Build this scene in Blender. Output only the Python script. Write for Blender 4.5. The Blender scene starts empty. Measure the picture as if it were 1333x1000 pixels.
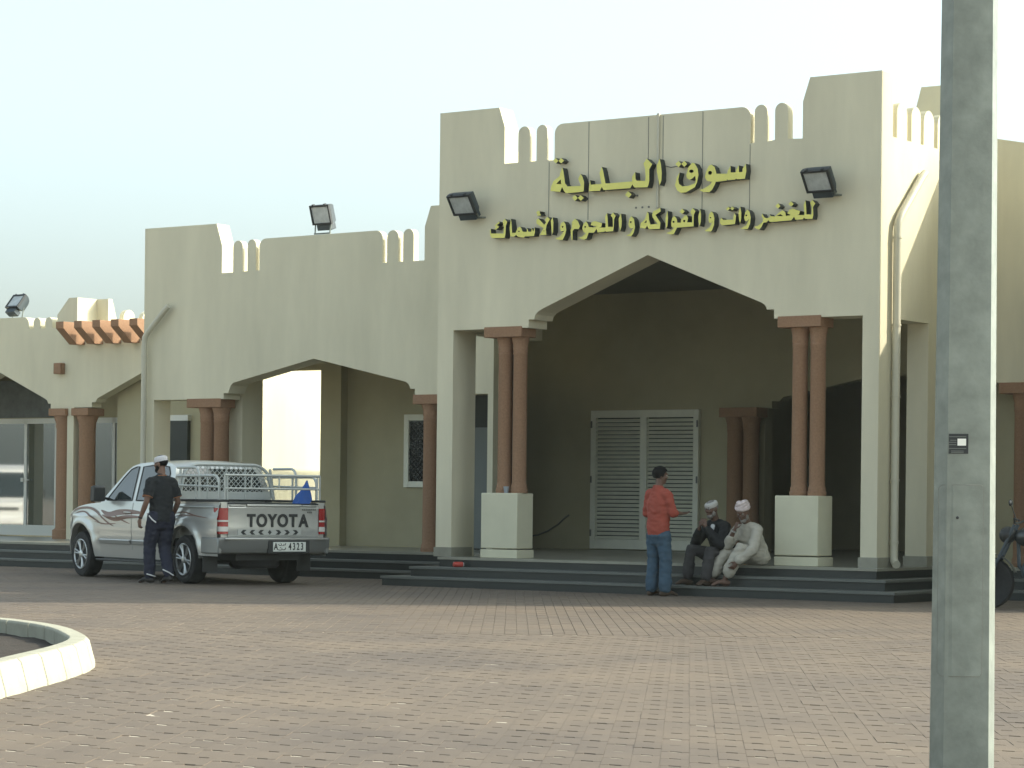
import bpy, bmesh, math, random
from mathutils import Vector, Matrix
random.seed(7)
R = math.radians
sc = bpy.context.scene
COL = sc.collection

# ------------------------------------------------------------------ camera, sky, sun, exposure
cam_d = bpy.data.cameras.new('camera'); cam = bpy.data.objects.new('camera', cam_d); COL.objects.link(cam)
cam_d.sensor_width = 36.0; cam_d.lens = 3300/1333*36; cam_d.clip_end = 4000; cam_d.clip_start = 0.1
cam_d.shift_y = 151/1333
cam.matrix_world = Matrix.Translation((0,0,1.2)) @ Matrix.Rotation(R(90),4,'X') @ Matrix.Rotation(0.011,4,'Z')
sc.camera = cam
SUN_AZ, SUN_EL = 5.0, 32.5                       # azimuth from +X towards +Y
w = bpy.data.worlds.new('World'); sc.world = w; w.use_nodes = True
wn, wl = w.node_tree.nodes, w.node_tree.links
sky = wn.new('ShaderNodeTexSky'); sky.sky_type = 'NISHITA'; sky.sun_disc = False
sky.sun_elevation = R(SUN_EL); sky.sun_rotation = R(90-SUN_AZ)
sky.air_density = 1.0; sky.dust_density = 4.0; sky.ozone_density = 1.0; sky.altitude = 0
tint = wn.new('ShaderNodeMix'); tint.data_type = 'RGBA'; tint.blend_type = 'MULTIPLY'; tint.inputs[0].default_value = 1.0
tint.inputs[7].default_value = (1.12, 1.25, 1.22, 1)
bg = wn['Background']; bg.inputs['Strength'].default_value = 0.15
hs = wn.new('ShaderNodeHueSaturation'); hs.inputs['Saturation'].default_value = 0.45      # dusty, washed-out air
wl.new(sky.outputs[0], hs.inputs['Color']); wl.new(hs.outputs[0], tint.inputs[6]); wl.new(tint.outputs[2], bg.inputs['Color'])
sd = bpy.data.lights.new('sun', 'SUN'); so = bpy.data.objects.new('sun', sd); COL.objects.link(so)
sd.energy = 3.1; sd.angle = R(0.5); sd.color = (1.0, 0.92, 0.76)
S = Vector((math.cos(R(SUN_EL))*math.cos(R(SUN_AZ)), math.cos(R(SUN_EL))*math.sin(R(SUN_AZ)), math.sin(R(SUN_EL))))
so.rotation_euler = S.to_track_quat('Z','Y').to_euler()
vs = sc.view_settings; vs.view_transform = 'Standard'; vs.look = 'None'; vs.exposure = 0.93; vs.gamma = 1.0
sc.cycles.max_bounces = 8; sc.cycles.diffuse_bounces = 5

# ------------------------------------------------------------------ helpers
A = R(35.0)
U = Vector((math.cos(A), -math.sin(A), 0)); V = Vector((math.sin(A), math.cos(A), 0)); O = Vector((0, 34.8, 0))
def world(s, d, z=0.0): return O + U*s + V*d + Vector((0,0,z))

def mat(name, col, rough=0.7, metal=0.0, noise=0.0, nscale=3.0, bump=0.0, bscale=60.0, spec=0.5, col2=None, streak=False, coat=0.0, ior=1.5):
    m = bpy.data.materials.new(name); m.use_nodes = True
    nt = m.node_tree; b = nt.nodes['Principled BSDF']
    b.inputs['Base Color'].default_value = (*col, 1); b.inputs['Roughness'].default_value = rough
    b.inputs['Metallic'].default_value = metal; b.inputs['Specular IOR Level'].default_value = spec
    b.inputs['IOR'].default_value = ior; b.inputs['Coat Weight'].default_value = coat; b.inputs['Coat Roughness'].default_value = 0.05
    tc = nt.nodes.new('ShaderNodeTexCoord')
    if noise or col2:
        n = nt.nodes.new('ShaderNodeTexNoise'); n.inputs['Scale'].default_value = nscale; n.inputs['Detail'].default_value = 6; n.inputs['Roughness'].default_value = 0.62
        if streak:
            mp = nt.nodes.new('ShaderNodeMapping'); mp.inputs['Scale'].default_value = (1,1,0.22)
            nt.links.new(tc.outputs['Object'], mp.inputs[0]); nt.links.new(mp.outputs[0], n.inputs['Vector'])
        else: nt.links.new(tc.outputs['Object'], n.inputs['Vector'])
        r = nt.nodes.new('ShaderNodeValToRGB'); e = r.color_ramp.elements
        c2 = col2 or tuple(min(1,c*(1+noise)) for c in col); c1 = tuple(c*(1-noise) for c in col) if not col2 else col
        e[0].position = 0.3; e[0].color = (*c1,1); e[1].position = 0.7; e[1].color = (*c2,1)
        nt.links.new(n.outputs[0], r.inputs[0]); nt.links.new(r.outputs[0], b.inputs['Base Color'])
    if bump:
        n2 = nt.nodes.new('ShaderNodeTexNoise'); n2.inputs['Scale'].default_value = bscale; n2.inputs['Detail'].default_value = 4
        nt.links.new(tc.outputs['Object'], n2.inputs['Vector'])
        bp = nt.nodes.new('ShaderNodeBump'); bp.inputs['Strength'].default_value = bump; bp.inputs['Distance'].default_value = 0.01
        nt.links.new(n2.outputs[0], bp.inputs['Height']); nt.links.new(bp.outputs[0], b.inputs['Normal'])
    return m

M = dict(
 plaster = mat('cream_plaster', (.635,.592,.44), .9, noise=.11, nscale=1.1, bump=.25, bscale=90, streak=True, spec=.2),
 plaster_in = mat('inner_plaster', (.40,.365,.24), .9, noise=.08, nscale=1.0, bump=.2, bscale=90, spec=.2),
 white = mat('white_plaster', (.62,.595,.44), .85, noise=.04, nscale=3, bump=.15, spec=.3),
 brown = mat('brown_texture_paint', (.30,.178,.108), .9, noise=.12, nscale=40, bump=.5, bscale=160, spec=.2),
 granite = mat('dark_granite', (.022,.026,.024), .35, noise=.3, nscale=90),
 nosing = mat('grey_granite', (.115,.120,.105), .5, noise=.2, nscale=120),
 tile = mat('floor_tile', (.27,.26,.205), .35, noise=.1, nscale=6),
 louvre = mat('louvre_paint', (.74,.74,.62), .5, noise=.05, nscale=5),
 alu = mat('white_aluminium', (.62,.62,.56), .4),
 glass = mat('dark_glass', (.012,.018,.018), .04, spec=.8),
 shopglass = mat('shop_glass', (.030,.042,.036), .03, spec=1.0, ior=2.3),
 black = mat('black_metal', (.015,.018,.02), .45),
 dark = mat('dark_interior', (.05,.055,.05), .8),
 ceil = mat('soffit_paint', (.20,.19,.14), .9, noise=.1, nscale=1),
 pipe = mat('cream_pipe', (.50,.475,.37), .5, noise=.05),
 wire = mat('dark_wire', (.17,.17,.15), .7),
 signface = mat('yellow_acrylic', (.72,.68,.16), .35, noise=.06, nscale=4),
 signside = mat('black_letter_side', (.02,.028,.028), .4),
 lampglass = mat('floodlight_glass', (.42,.45,.44), .15, noise=.2, nscale=8, spec=.8),
 lampbody = mat('floodlight_body', (.035,.05,.06), .5, noise=.2),
 galv = mat('galvanised_steel', (.185,.205,.18), .5, metal=.1, noise=.22, nscale=9, bump=.15, bscale=30),
 curb = mat('curb_concrete', (.33,.32,.25), .9, noise=.1, nscale=6, bump=.4, bscale=60),
 soil = mat('soil', (.03,.022,.015), 1, noise=.5, nscale=25, bump=1.0, bscale=60),
)

class MB:
    def __init__(self): self.v = []; self.f = []; self.mi = []
    def add(self, vs, fs, mi=0):
        o = len(self.v); self.v += [tuple(p) for p in vs]; self.f += [tuple(i+o for i in f) for f in fs]; self.mi += [mi]*len(fs); return self
    def box(self, x0, x1, y0, y1, z0, z1, mi=0):
        v = [(x0,y0,z0),(x1,y0,z0),(x1,y1,z0),(x0,y1,z0),(x0,y0,z1),(x1,y0,z1),(x1,y1,z1),(x0,y1,z1)]
        return self.add(v, [(0,3,2,1),(4,5,6,7),(0,1,5,4),(1,2,6,5),(2,3,7,6),(3,0,4,7)], mi)
    def prism(self, poly, a0, a1, axis='y', mi=0, mi_side=None, holes=()):
        """extrude a 2D outline: axis y -> (x,z) outline along y ; x -> (y,z) along x ; z -> (x,y) along z"""
        def P(p, a): return (p[0],a,p[1]) if axis=='y' else ((a,p[0],p[1]) if axis=='x' else (p[0],p[1],a))
        n = len(poly); ms = mi if mi_side is None else mi_side
        if not holes:
            vs = [P(p,a0) for p in poly]+[P(p,a1) for p in poly]
            self.add(vs, [tuple(range(n))], mi); o = len(self.v)-2*n
            self.f.append(tuple(o+i+n for i in range(n))[::-1]); self.mi.append(mi)
            for i in range(n):
                j = (i+1)%n; self.f.append((o+i,o+i+n,o+j+n,o+j)); self.mi.append(ms)
        else:
            from mathutils.geometry import tessellate_polygon
            loops = [list(poly)]+[list(h) for h in holes]
            flat = [p for l in loops for p in l]; N = len(flat)
            tris = tessellate_polygon([[Vector((p[0],p[1],0)) for p in l] for l in loops])
            vs = [P(p,a0) for p in flat]+[P(p,a1) for p in flat]
            self.add(vs, [tuple(t) for t in tris], mi); o = len(self.v)-2*N
            for t in tris: self.f.append(tuple(o+N+i for i in t)[::-1]); self.mi.append(mi)
            k = 0
            for l in loops:
                m_ = len(l)
                for i in range(m_):
                    a, b = k+i, k+(i+1)%m_; self.f.append((o+a,o+a+N,o+b+N,o+b)); self.mi.append(ms)
                k += m_
        return self
    def tube(self, pts, rad, n=8, ref=None, caps=True, mi=0, round_caps=False):
        pts = [Vector(p) for p in pts]; m_ = len(pts)
        if not isinstance(rad, (list,)): rad = [rad]*m_
        rad = [r if isinstance(r,(tuple,list)) else (r,r) for r in rad]
        if round_caps:
            t0 = (pts[0]-pts[1]).normalized(); t1 = (pts[-1]-pts[-2]).normalized()
            r0 = min(rad[0]); r1 = min(rad[-1])
            pre = [(pts[0]+t0*r0*.95, (rad[0][0]*.3,rad[0][1]*.3)), (pts[0]+t0*r0*.7, (rad[0][0]*.72,rad[0][1]*.72))]
            post = [(pts[-1]+t1*r1*.7, (rad[-1][0]*.72,rad[-1][1]*.72)), (pts[-1]+t1*r1*.95, (rad[-1][0]*.3,rad[-1][1]*.3))]
            pts = [p for p,_ in pre]+pts+[p for p,_ in post]; rad = [r for _,r in pre]+rad+[r for _,r in post]; m_ = len(pts)
        tang = []
        for i in range(m_):
            t = (pts[min(i+1,m_-1)]-pts[max(i-1,0)]); tang.append(t.normalized() if t.length>1e-9 else Vector((0,0,1)))
        if ref is None:
            a = tang[0].orthogonal().normalized()
        else: a = Vector(ref)
        o = len(self.v)
        for i in range(m_):
            t = tang[i]; a2 = a - t*a.dot(t)
            if a2.length < 1e-6: a2 = t.orthogonal()
            a2.normalize(); b2 = t.cross(a2)
            if ref is None: a = a2
            for k in range(n):
                q = 2*math.pi*k/n; self.v.append(tuple(pts[i]+a2*math.cos(q)*rad[i][0]+b2*math.sin(q)*rad[i][1]))
        for i in range(m_-1):
            for k in range(n):
                k2 = (k+1)%n; self.f.append((o+i*n+k,o+i*n+k2,o+(i+1)*n+k2,o+(i+1)*n+k)); self.mi.append(mi)
        if caps:
            self.f.append(tuple(o+k for k in range(n))[::-1]); self.mi.append(mi)
            self.f.append(tuple(o+(m_-1)*n+k for k in range(n))); self.mi.append(mi)
        return self
    def lathe(self, prof, c=(0,0,0), axis='z', n=24, mi=0):
        o = len(self.v); m_ = len(prof)
        for r, h in prof:
            for k in range(n):
                q = 2*math.pi*k/n; x, y = r*math.cos(q), r*math.sin(q)
                p = (x,y,h) if axis=='z' else ((h,x,y) if axis=='x' else (x,h,y))
                self.v.append((p[0]+c[0],p[1]+c[1],p[2]+c[2]))
        for i in range(m_-1):
            for k in range(n):
                k2 = (k+1)%n; self.f.append((o+i*n+k,o+i*n+k2,o+(i+1)*n+k2,o+(i+1)*n+k)); self.mi.append(mi)
        self.f.append(tuple(o+k for k in range(n))[::-1]); self.mi.append(mi)
        self.f.append(tuple(o+(m_-1)*n+k for k in range(n))); self.mi.append(mi)
        return self
    def ell(self, c, r, M3=None, n=16, m_=10, mi=0):
        c = Vector(c); o = len(self.v)
        def put(x,y,z):
            p = Vector((x*r[0],y*r[1],z*r[2])); p = M3 @ p if M3 else p; self.v.append(tuple(c+p))
        put(0,0,-1)
        for i in range(1,m_):
            t = -math.pi/2+math.pi*i/m_
            for k in range(n):
                q = 2*math.pi*k/n; put(math.cos(t)*math.cos(q), math.cos(t)*math.sin(q), math.sin(t))
        put(0,0,1); top = len(self.v)-1
        for k in range(n):
            k2=(k+1)%n; self.f.append((o,o+1+k2,o+1+k)); self.f.append((top,o+1+(m_-2)*n+k,o+1+(m_-2)*n+k2)); self.mi += [mi,mi]
            for i in range(m_-2):
                self.f.append((o+1+i*n+k,o+1+i*n+k2,o+1+(i+1)*n+k2,o+1+(i+1)*n+k)); self.mi.append(mi)
        return self
    def grid(self, rows, mi=0, flip=False):
        o = len(self.v); m_ = len(rows[0])
        for r in rows: self.v += [tuple(p) for p in r]
        for i in range(len(rows)-1):
            for k in range(m_-1):
                f = (o+i*m_+k,o+i*m_+k+1,o+(i+1)*m_+k+1,o+(i+1)*m_+k)
                self.f.append(f[::-1] if flip else f); self.mi.append(mi)
        return self
    def mesh(self, name, mats, smooth=35, recalc=True):
        me = bpy.data.meshes.new(name); me.from_pydata(self.v, [], self.f)
        for m in (mats if isinstance(mats,(list,tuple)) else [mats]): me.materials.append(m)
        me.polygons.foreach_set('material_index', self.mi)
        finish(me, smooth, recalc); return me
    def build(self, name, mats, parent=None, org=(0,0,0), smooth=35, recalc=True, bevel=0):
        if org != (0,0,0):
            self.v = [(p[0]-org[0],p[1]-org[1],p[2]-org[2]) for p in self.v]
        o = bpy.data.objects.new(name, self.mesh(name, mats, smooth, recalc)); COL.objects.link(o)
        if parent: o.parent = parent
        if bevel:
            b = o.modifiers.new('bevel','BEVEL'); b.width = bevel; b.segments = 2; b.limit_method = 'ANGLE'; b.angle_limit = R(40)
        return o
def finish(me, smooth=35, recalc=True):
    bm = bmesh.new(); bm.from_mesh(me)
    if recalc: bmesh.ops.recalc_face_normals(bm, faces=bm.faces)
    if smooth:
        for f in bm.faces: f.smooth = True
        for e in bm.edges:
            e.smooth = len(e.link_faces)==2 and e.calc_face_angle(3.2) < R(smooth)
    bm.to_mesh(me); bm.free()
def thing(name, label, cat, org=(0,0,0), rz=-35.0, group=None, local=True):
    """Empty at the base of a thing. local: org is (s,d,z) in the building's frame."""
    o = bpy.data.objects.new(name, None); COL.objects.link(o); o.empty_display_size = .3
    o.location = world(*org) if local else org; o.rotation_euler = (0,0,R(rz)); o['label'] = label; o['category'] = cat
    if group: o['group'] = group
    return o
def tag(o, label, cat, group=None):
    o['label'] = label; o['category'] = cat
    if group: o['group'] = group
    return o
def copy_tree(o, parent=None):
    c = o.copy(); COL.objects.link(c)
    if parent: c.parent = parent
    for ch in list(o.children): copy_tree(ch, c)
    return c
def arc(cx, cz, r, a0, a1, n=6, rz=None):
    rz = rz or r
    return [(cx+r*math.cos(R(a0+(a1-a0)*i/n)), cz+rz*math.sin(R(a0+(a1-a0)*i/n))) for i in range(n+1)]

hz_m = bpy.data.materials.new('veil_haze'); hz_m.use_nodes=True; _n=hz_m.node_tree; _n.nodes.remove(_n.nodes['Principled BSDF'])  # thin haze added to lift the darks, standing in for windscreen glare
_v=_n.nodes.new('ShaderNodeVolumePrincipled'); _v.inputs['Color'].default_value=(.93,1.0,.93,1); _v.inputs['Density'].default_value=.00028; _v.inputs['Anisotropy'].default_value=.2
_n.links.new(_v.outputs[0], _n.nodes['Material Output'].inputs['Volume'])
haze = MB().box(-610,610,-610,610,-1.5,11.5).build('haze', hz_m, smooth=0); haze['kind']='stuff'

# ------------------------------------------------------------------ setting: ground, paving
g = MB().add([(-600,-600,-.02),(600,-600,-.02),(600,600,-.02),(-600,600,-.02)],[(0,1,2,3)]).build('ground', mat('sandy_ground',(.17,.145,.115),.95,noise=.2,nscale=.5))
g['kind'] = 'structure'
def paver_material():
    m = mat('concrete_paver', (.2,.16,.13), .75, bump=.25, bscale=220, spec=.35); nt = m.node_tree; b = nt.nodes['Principled BSDF']
    at = nt.nodes.new('ShaderNodeAttribute'); at.attribute_name = 'tone'
    r = nt.nodes.new('ShaderNodeValToRGB'); e = r.color_ramp.elements
    e[0].color = (.117,.093,.072,1); e[1].color = (.158,.127,.099,1)
    e2 = e.new(.5); e2.color = (.137,.110,.086,1)
    tc = nt.nodes.new('ShaderNodeTexCoord')
    n = nt.nodes.new('ShaderNodeTexNoise'); n.inputs['Scale'].default_value = .45; n.inputs['Detail'].default_value = 7; n.inputs['Roughness'].default_value=.65
    nt.links.new(tc.outputs['Object'], n.inputs['Vector'])
    r2 = nt.nodes.new('ShaderNodeValToRGB'); q = r2.color_ramp.elements
    q[0].position=.35; q[0].color=(.80,.80,.82,1); q[1].position=.68; q[1].color=(1.18,1.14,1.05,1)
    mx = nt.nodes.new('ShaderNodeMix'); mx.data_type='RGBA'; mx.blend_type='MULTIPLY'; mx.inputs[0].default_value=1
    nt.links.new(at.outputs['Fac'], r.inputs[0]); nt.links.new(n.outputs[0], r2.inputs[0])
    nt.links.new(r.outputs[0], mx.inputs[6]); nt.links.new(r2.outputs[0], mx.inputs[7]); nt.links.new(mx.outputs[2], b.inputs['Base Color'])
    return m
def paving():
    vs=[]; fs=[]; tone=[]
    rnd = random.Random(3)
    def inside_planter(x,y): return False
    def paver(cx, cy, outline, rot, inset, insx=.0004, up=0):
        ca, sa = math.cos(rot), math.sin(rot); n=len(outline); o=len(vs)
        h = up+rnd.gauss(0,.0008); tx, ty = rnd.gauss(0,.003), rnd.gauss(0,.003)
        for k,(rr,zz) in enumerate(((1,-.016),(1,-.005),(0,0))):
            for (x,y) in outline:
                if k==2:
                    l = math.hypot(x,y); 
                    x2 = x-(insx if abs(x)>.8*max(q[0] for q in outline) else 0)*(1 if x>0 else -1); y2 = y-inset*(1 if y>0 else -1)
                else: x2,y2 = x,y
                X = cx+x2*ca-y2*sa; Y = cy+x2*sa+y2*ca
                vs.append((X,Y,zz+h+x2*tx+y2*ty))
        t = min(1,max(0,rnd.gauss(.5,.09)))
        for k in range(2):
            for i in range(n):
                j=(i+1)%n; fs.append((o+k*n+i,o+k*n+j,o+(k+1)*n+j,o+(k+1)*n+i)); tone.append(t)
        fs.append(tuple(o+2*n+i for i in range(n))); tone.append(t)
    # zig-zag pavers in the road
    wv, lv = .135, .33; rot = R(-4)
    hw, hl = wv/2-.0002, lv/2-.0015
    e0, nt = .018, .016                                   # end edges step in the middle, leaving an open sandy notch
    lo = [(-hw,e0-hl),(-hw*.46,e0-hl),(-hw*.40,e0*.7-hl+nt),(hw*.40,-e0*.7-hl+nt),(hw*.46,-e0-hl),(hw,-e0-hl)]
    hi = [(-hw,e0+hl),(-hw*.46,e0+hl),(-hw*.40,e0*.7+hl-nt),(hw*.40,-e0*.7+hl-nt),(hw*.46,-e0+hl),(hw,-e0+hl)]
    out = lo+hi[::-1]
    for i in range(-85,86):
        for j in range(-2,56):
            x, y = i*wv, j*lv+(lv*.5 if i%2 else 0)
            X = x*math.cos(rot)-y*math.sin(rot)-.4; Y = 8.6+x*math.sin(rot)+y*math.cos(rot)
            if abs(X) > 3.5+Y*.30 or Y>22.75 or Y<8.2: continue
            paver(X,Y,out,rot,.003)
    # straight pavers laid across the forecourt
    a, b = .108, .215
    o2 = [(-a/2+.001,-b/2+.002),(a/2-.001,-b/2+.002),(a/2-.001,b/2-.002),(-a/2+.001,b/2-.002)]
    for i in range(-130,131):
        for j in range(0,102):
            x, y = i*(a if True else b)*1.0, 22.68+j*b+(b/2 if i%2 else 0)
            X = x; Y = y
            if abs(X) > 3.5+Y*.30: continue
            s = (X)*U.x+(Y-O.y)*U.y; d = X*V.x+(Y-O.y)*V.y
            if d > 1.9 or (d > -.4 and -1.5 < s < 5.9): continue
            paver(X,Y,o2,0,.005,.002,.003)
    me = bpy.data.meshes.new('paving'); me.from_pydata(vs,[],fs); me.materials.append(paver_material())
    at = me.attributes.new('tone','FLOAT','FACE'); at.data.foreach_set('value', tone)
    finish(me, 0)
    o = bpy.data.objects.new('paving', me); COL.objects.link(o); o['kind']='structure'
    # joint sand below the pavers
    j = MB().add([(-30,-6,-.0035),(30,-6,-.0035),(30,60,-.0035),(-30,60,-.0035)],[(0,1,2,3)]).build('road', mat('joint_sand',(.46,.41,.33),.95,noise=.25,nscale=6))
    j['kind']='structure'
paving()

# kerbed planting island at the left
def planter():
    outer = [(-3.18,9.5),(-3.12,12.0),(-3.04,14.4),(-2.97,15.6),(-2.90,16.8),(-2.93,17.7),(-3.08,18.4),(-3.40,19.4),(-3.82,20.2),(-4.4,20.95),(-5.2,21.6),(-6.4,22.2),(-8.0,22.6)]
    def catm(p, n=5):
        r=[]
        for i in range(len(p)-1):
            p0=Vector(p[max(i-1,0)]);p1=Vector(p[i]);p2=Vector(p[i+1]);p3=Vector(p[min(i+2,len(p)-1)])
            for k in range(n):
                t=k/n; r.append(.5*((2*p1)+(p2-p0)*t+(2*p0-5*p1+4*p2-p3)*t*t+(3*p1-p0-3*p2+p3)*t**3))
        r.append(Vector(p[-1])); return r
    c = catm(outer, 8)
    # resample to equal kerb stones
    L=[0]
    for a_,b_ in zip(c,c[1:]): L.append(L[-1]+(b_-a_).length)
    def at(t):
        for i in range(len(L)-1):
            if L[i+1]>=t: f=(t-L[i])/(L[i+1]-L[i]); return c[i].lerp(c[i+1],f), (c[i+1]-c[i]).normalized()
        return c[-1], (c[-1]-c[-2]).normalized()
    root = thing('planting_island', 'island with pale cream kerbstones round dark bare soil at the road\'s left edge', 'planter', (-4.5,15,0), 0, local=False)
    org=(-4.5,15,0); step=.5; t=0; k=MB()
    while t<L[-1]-.05:
        e=min(t+step,L[-1]); rows=[]
        for f in (0,.5,1):
            p,tg = at(t+.010+(e-t-.020)*f); nrm=Vector((tg.y,-tg.x))   # outward (right of travel)
            prof=[(0.03,-.02),(0.03,.02),(-.012,.175),(-.035,.2),(-.15,.2),(-.165,.185),(-.165,-.02)]
            rows.append([(p.x+nrm.x*a_,p.y+nrm.y*a_,z) for a_,z in prof])
        k.grid(rows); n=len(prof); o=len(k.v)-3*n
        k.f.append(tuple(o+i for i in range(n))); k.mi.append(0); k.f.append(tuple(o+2*n+i for i in range(n))[::-1]); k.mi.append(0)
        t=e
    k.build('kerb', M['curb'], root, org, bevel=.006)
    rnd=random.Random(5); s=MB(); rows=[]
    inner=[]
    for i in range(60):
        p,tg=at(L[-1]*i/59); inner.append(Vector((p.x-tg.y*.1,p.y+tg.x*.1)))
    for p in inner:
        r=[]
        for kx in range(26):
            f=kx/25; x=p.x*(1-f)+(-11)*f; r.append((x,p.y,.09+rnd.gauss(0,.008)))
        rows.append(r)
    s.grid(rows); s.build('soil', M['soil'], root, org, smooth=80)
planter()

# ------------------------------------------------------------------ outlines shared by the crenellated walls
def merlon(s0, s1, z0, z1):
    r=(s1-s0)/2; return [(s0,z0)]+arc((s0+s1)/2, z1-r, r, 180, 0, 8)+[(s1,z0)]
def wall_thick(mb, poly, d0, d1): mb.prism(poly, d0, d1)

# --- the entrance portal
ORG=(2.1,0,.4)
portal = thing('entrance_portal','tall cream crenellated entrance portal with pointed arch and twin brown columns','building',ORG)
top = [(-1.3,6.61),(-.285,6.61),(-.19,6.34),(-.19,5.83)]+merlon(.04,.235,5.83,6.32)+merlon(.345,.52,5.83,6.32)+[(.642,5.82)]
top += arc(.642+.13,6.31-.13,.13,180,90,6)+arc(3.69-.13,6.31-.13,.13,90,0,6)+[(3.69,5.83)]+merlon(3.747,3.935,5.84,6.32)+merlon(4.048,4.238,5.85,6.32)+[(4.45,5.84),(4.45,6.31),(4.55,6.61),(5.56,6.61)]
arch_in = [(5.33,3.56),(4.065,3.56),(4.065,3.68),(3.957,3.68)]+[(3.95,3.71),(3.925,3.745),(3.88,3.772)]+[(2.15,4.465)]+[(.46,3.805),(.40,3.775),(.355,3.735),(.333,3.67)]+[(.243,3.67),(.243,3.56),(-1.03,3.56),(-1.03,.4)]
front = [(-1.3,.4)]+top+[(5.56,.4),(5.33,.4)]+arch_in
b = MB(); b.prism(front, 0, .13)
back = [(-1.3,.4),(-1.3,5.82),(5.56,5.82),(5.56,.4),(5.33,.4)]+arch_in
b.prism(back, .13, .45)
b.box(-1.3,-.19,.13,.32,5.82,6.34).box(4.45,5.56,.13,.32,5.82,6.31)
b.prism([(-1.3,6.34),(-1.3,6.61),(-.285,6.61),(-.19,6.34)],.13,.32); b.prism([(4.45,6.31),(4.55,6.61),(5.56,6.61),(5.56,6.31)],.13,.32)
b.build('facade_wall', M['plaster'], portal, ORG, smooth=0)
# side walls with an opening each, merlons running back along them
for s0,s1 in ((5.26,5.56),(-1.3,-1.03)):
    b = MB(); b.prism([(.45,.4),(.54,.4),(.54,3.54)]+([(1.40,3.54),(1.40,.4),(2.2,.4)] if s0>0 else [(2.2,3.54)])+[(2.2,5.82),(.45,5.82)], s0, s1, 'x')
    sm = (s1-.1, s1) if s0>0 else (s0, s0+.1)
    for a0,a1 in ((.43,.72),(.845,1.11),(1.2,1.5),(1.61,1.88)):
        b.prism(merlon(a0,a1,5.82,6.28), *sm, axis='x')
    b.build('side_wall', M['plaster'], portal, ORG, smooth=0)
b = MB(); b.prism([(4.72,5.6),(4.72,6.38),(4.93,6.38),(5.03,6.75),(5.56,6.75),(5.56,5.6)],2.2,2.55); b.build('rear_tower', M['plaster'], portal, ORG, smooth=0)
# skirting of floor tile round the pier feet
for (a,c,e,f) in ((-1.32,-1.01,-.02,.47),(5.31,5.58,-.02,.53),(5.24,5.58,1.38,2.2)): MB().box(a,c,e,f,.4,.53).build('skirting', M['tile'], portal, ORG)
# twin columns, capitals, pedestals
def twin(parent, org, sL, d, z0, zc, zt, capL, capR, r=.108, dep=.36, mcap=None, rnd_base=True):
    """pair of round columns side by side under one capital slab, centre line at depth d"""
    cap = MB().box(capL,capR,d-dep/2,d+dep/2,zc,zt); cap.build('capital', M['brown'], parent, org, bevel=.008)
    for k in range(len(sL)):
        p=[(r*1.18,z0),(r*1.22,z0+.05),(r*1.12,z0+.06),(r*1.12,z0+.10),(r*1.02,z0+.12),(r,z0+.16),(r*.97,zc-.24),(r*1.02,zc-.23),(r*1.02,zc-.205),(r*.98,zc-.2),(r*1.04,zc-.16),(r*1.05,zc-.14),(r*1.01,zc-.13),(r*1.08,zc-.08),(r*1.22,zc-.02),(r*1.24,zc)]
        MB().lathe(p,(sL[k],d,0),n=24).build('column', M['brown'], parent, org, smooth=40)
for (cl,cr,s1,s2,pl,pr) in ((-.493,.137,-.245,.005,-.51,.10),(4.126,4.746,4.365,4.625,4.115,4.74)):
    twin(portal, ORG, (s1,s2), .16, 1.295, 3.44, 3.585, cl, cr, r=.100)
    p = MB().box(pl,pr,-.02,.37,.53,1.295); p.build('pedestal', M['white'], portal, ORG, bevel=.012)
    MB().box(pl+.004,pr+.012,-.03,.38,.4,.515).build('pedestal_base', M['white'], portal, ORG, bevel=.006)
# hall behind the arch
b = MB()
b.prism([(-5.4,.4),(-5.4,4.6),(6.6,4.6),(6.6,.4),(4.5,.4),(4.5,2.8),(4.35,2.86),(2.4,3.2),(.62,2.86),(.56,2.8),(.42,2.8),(.42,2.69),(.3,2.69),(.3,.4)],6.5,6.75)
b.box(-5.6,-5.4,5.0,6.75,.4,4.6); b.box(6.6,6.8,2.65,11,.4,4.6); b.box(-1,6.6,10.8,11,.4,4.6); b.box(-1.2,-1,6.75,11,.4,4.6)
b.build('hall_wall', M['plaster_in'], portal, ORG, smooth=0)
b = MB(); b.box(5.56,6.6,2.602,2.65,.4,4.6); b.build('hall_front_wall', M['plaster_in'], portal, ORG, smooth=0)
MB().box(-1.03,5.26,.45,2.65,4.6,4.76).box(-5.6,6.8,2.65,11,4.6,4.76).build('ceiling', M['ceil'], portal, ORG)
twin(portal, ORG, (-.09,.20), 6.25, .4, 2.54, 2.69, -.29, .39, r=.13)
# louvred double door in the back wall
dr = MB(); D0,D1,DZ0,DZ1 = -2.93,-.87,.415,2.685
for (x0,x1,z0,z1) in ((D0,D0+.1,DZ0,DZ1),(D1-.1,D1,DZ0,DZ1),(D0+.1,D1-.1,DZ1-.12,DZ1),(D0+.1,D1-.1,DZ0,DZ0+.16),(-1.975,-1.845,DZ0+.16,DZ1-.12)): dr.box(x0,x1,6.42,6.5,z0,z1)
door = dr.build('louvred_door', M['louvre'], portal, ORG, bevel=.006)
lv = MB()
for (a,c) in ((D0+.1,-1.975),(-1.845,D1-.1)):
    z = DZ0+.17
    while z < DZ1-.14:
        lv.add([(a,6.425,z),(c,6.425,z),(c,6.478,z+.044),(a,6.478,z+.044),(a,6.433,z-.008),(c,6.433,z-.008),(c,6.486,z+.036),(a,6.486,z+.036)],[(0,1,2,3),(7,6,5,4),(0,4,5,1),(2,6,7,3)]); z += .066
lv.build('louvre', M['louvre'], door, ORG, smooth=0)
MB().box(D0+.1,D1-.1,6.488,6.498,DZ0+.16,DZ1-.12).build('backing', M['dark'], door, ORG)
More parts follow.
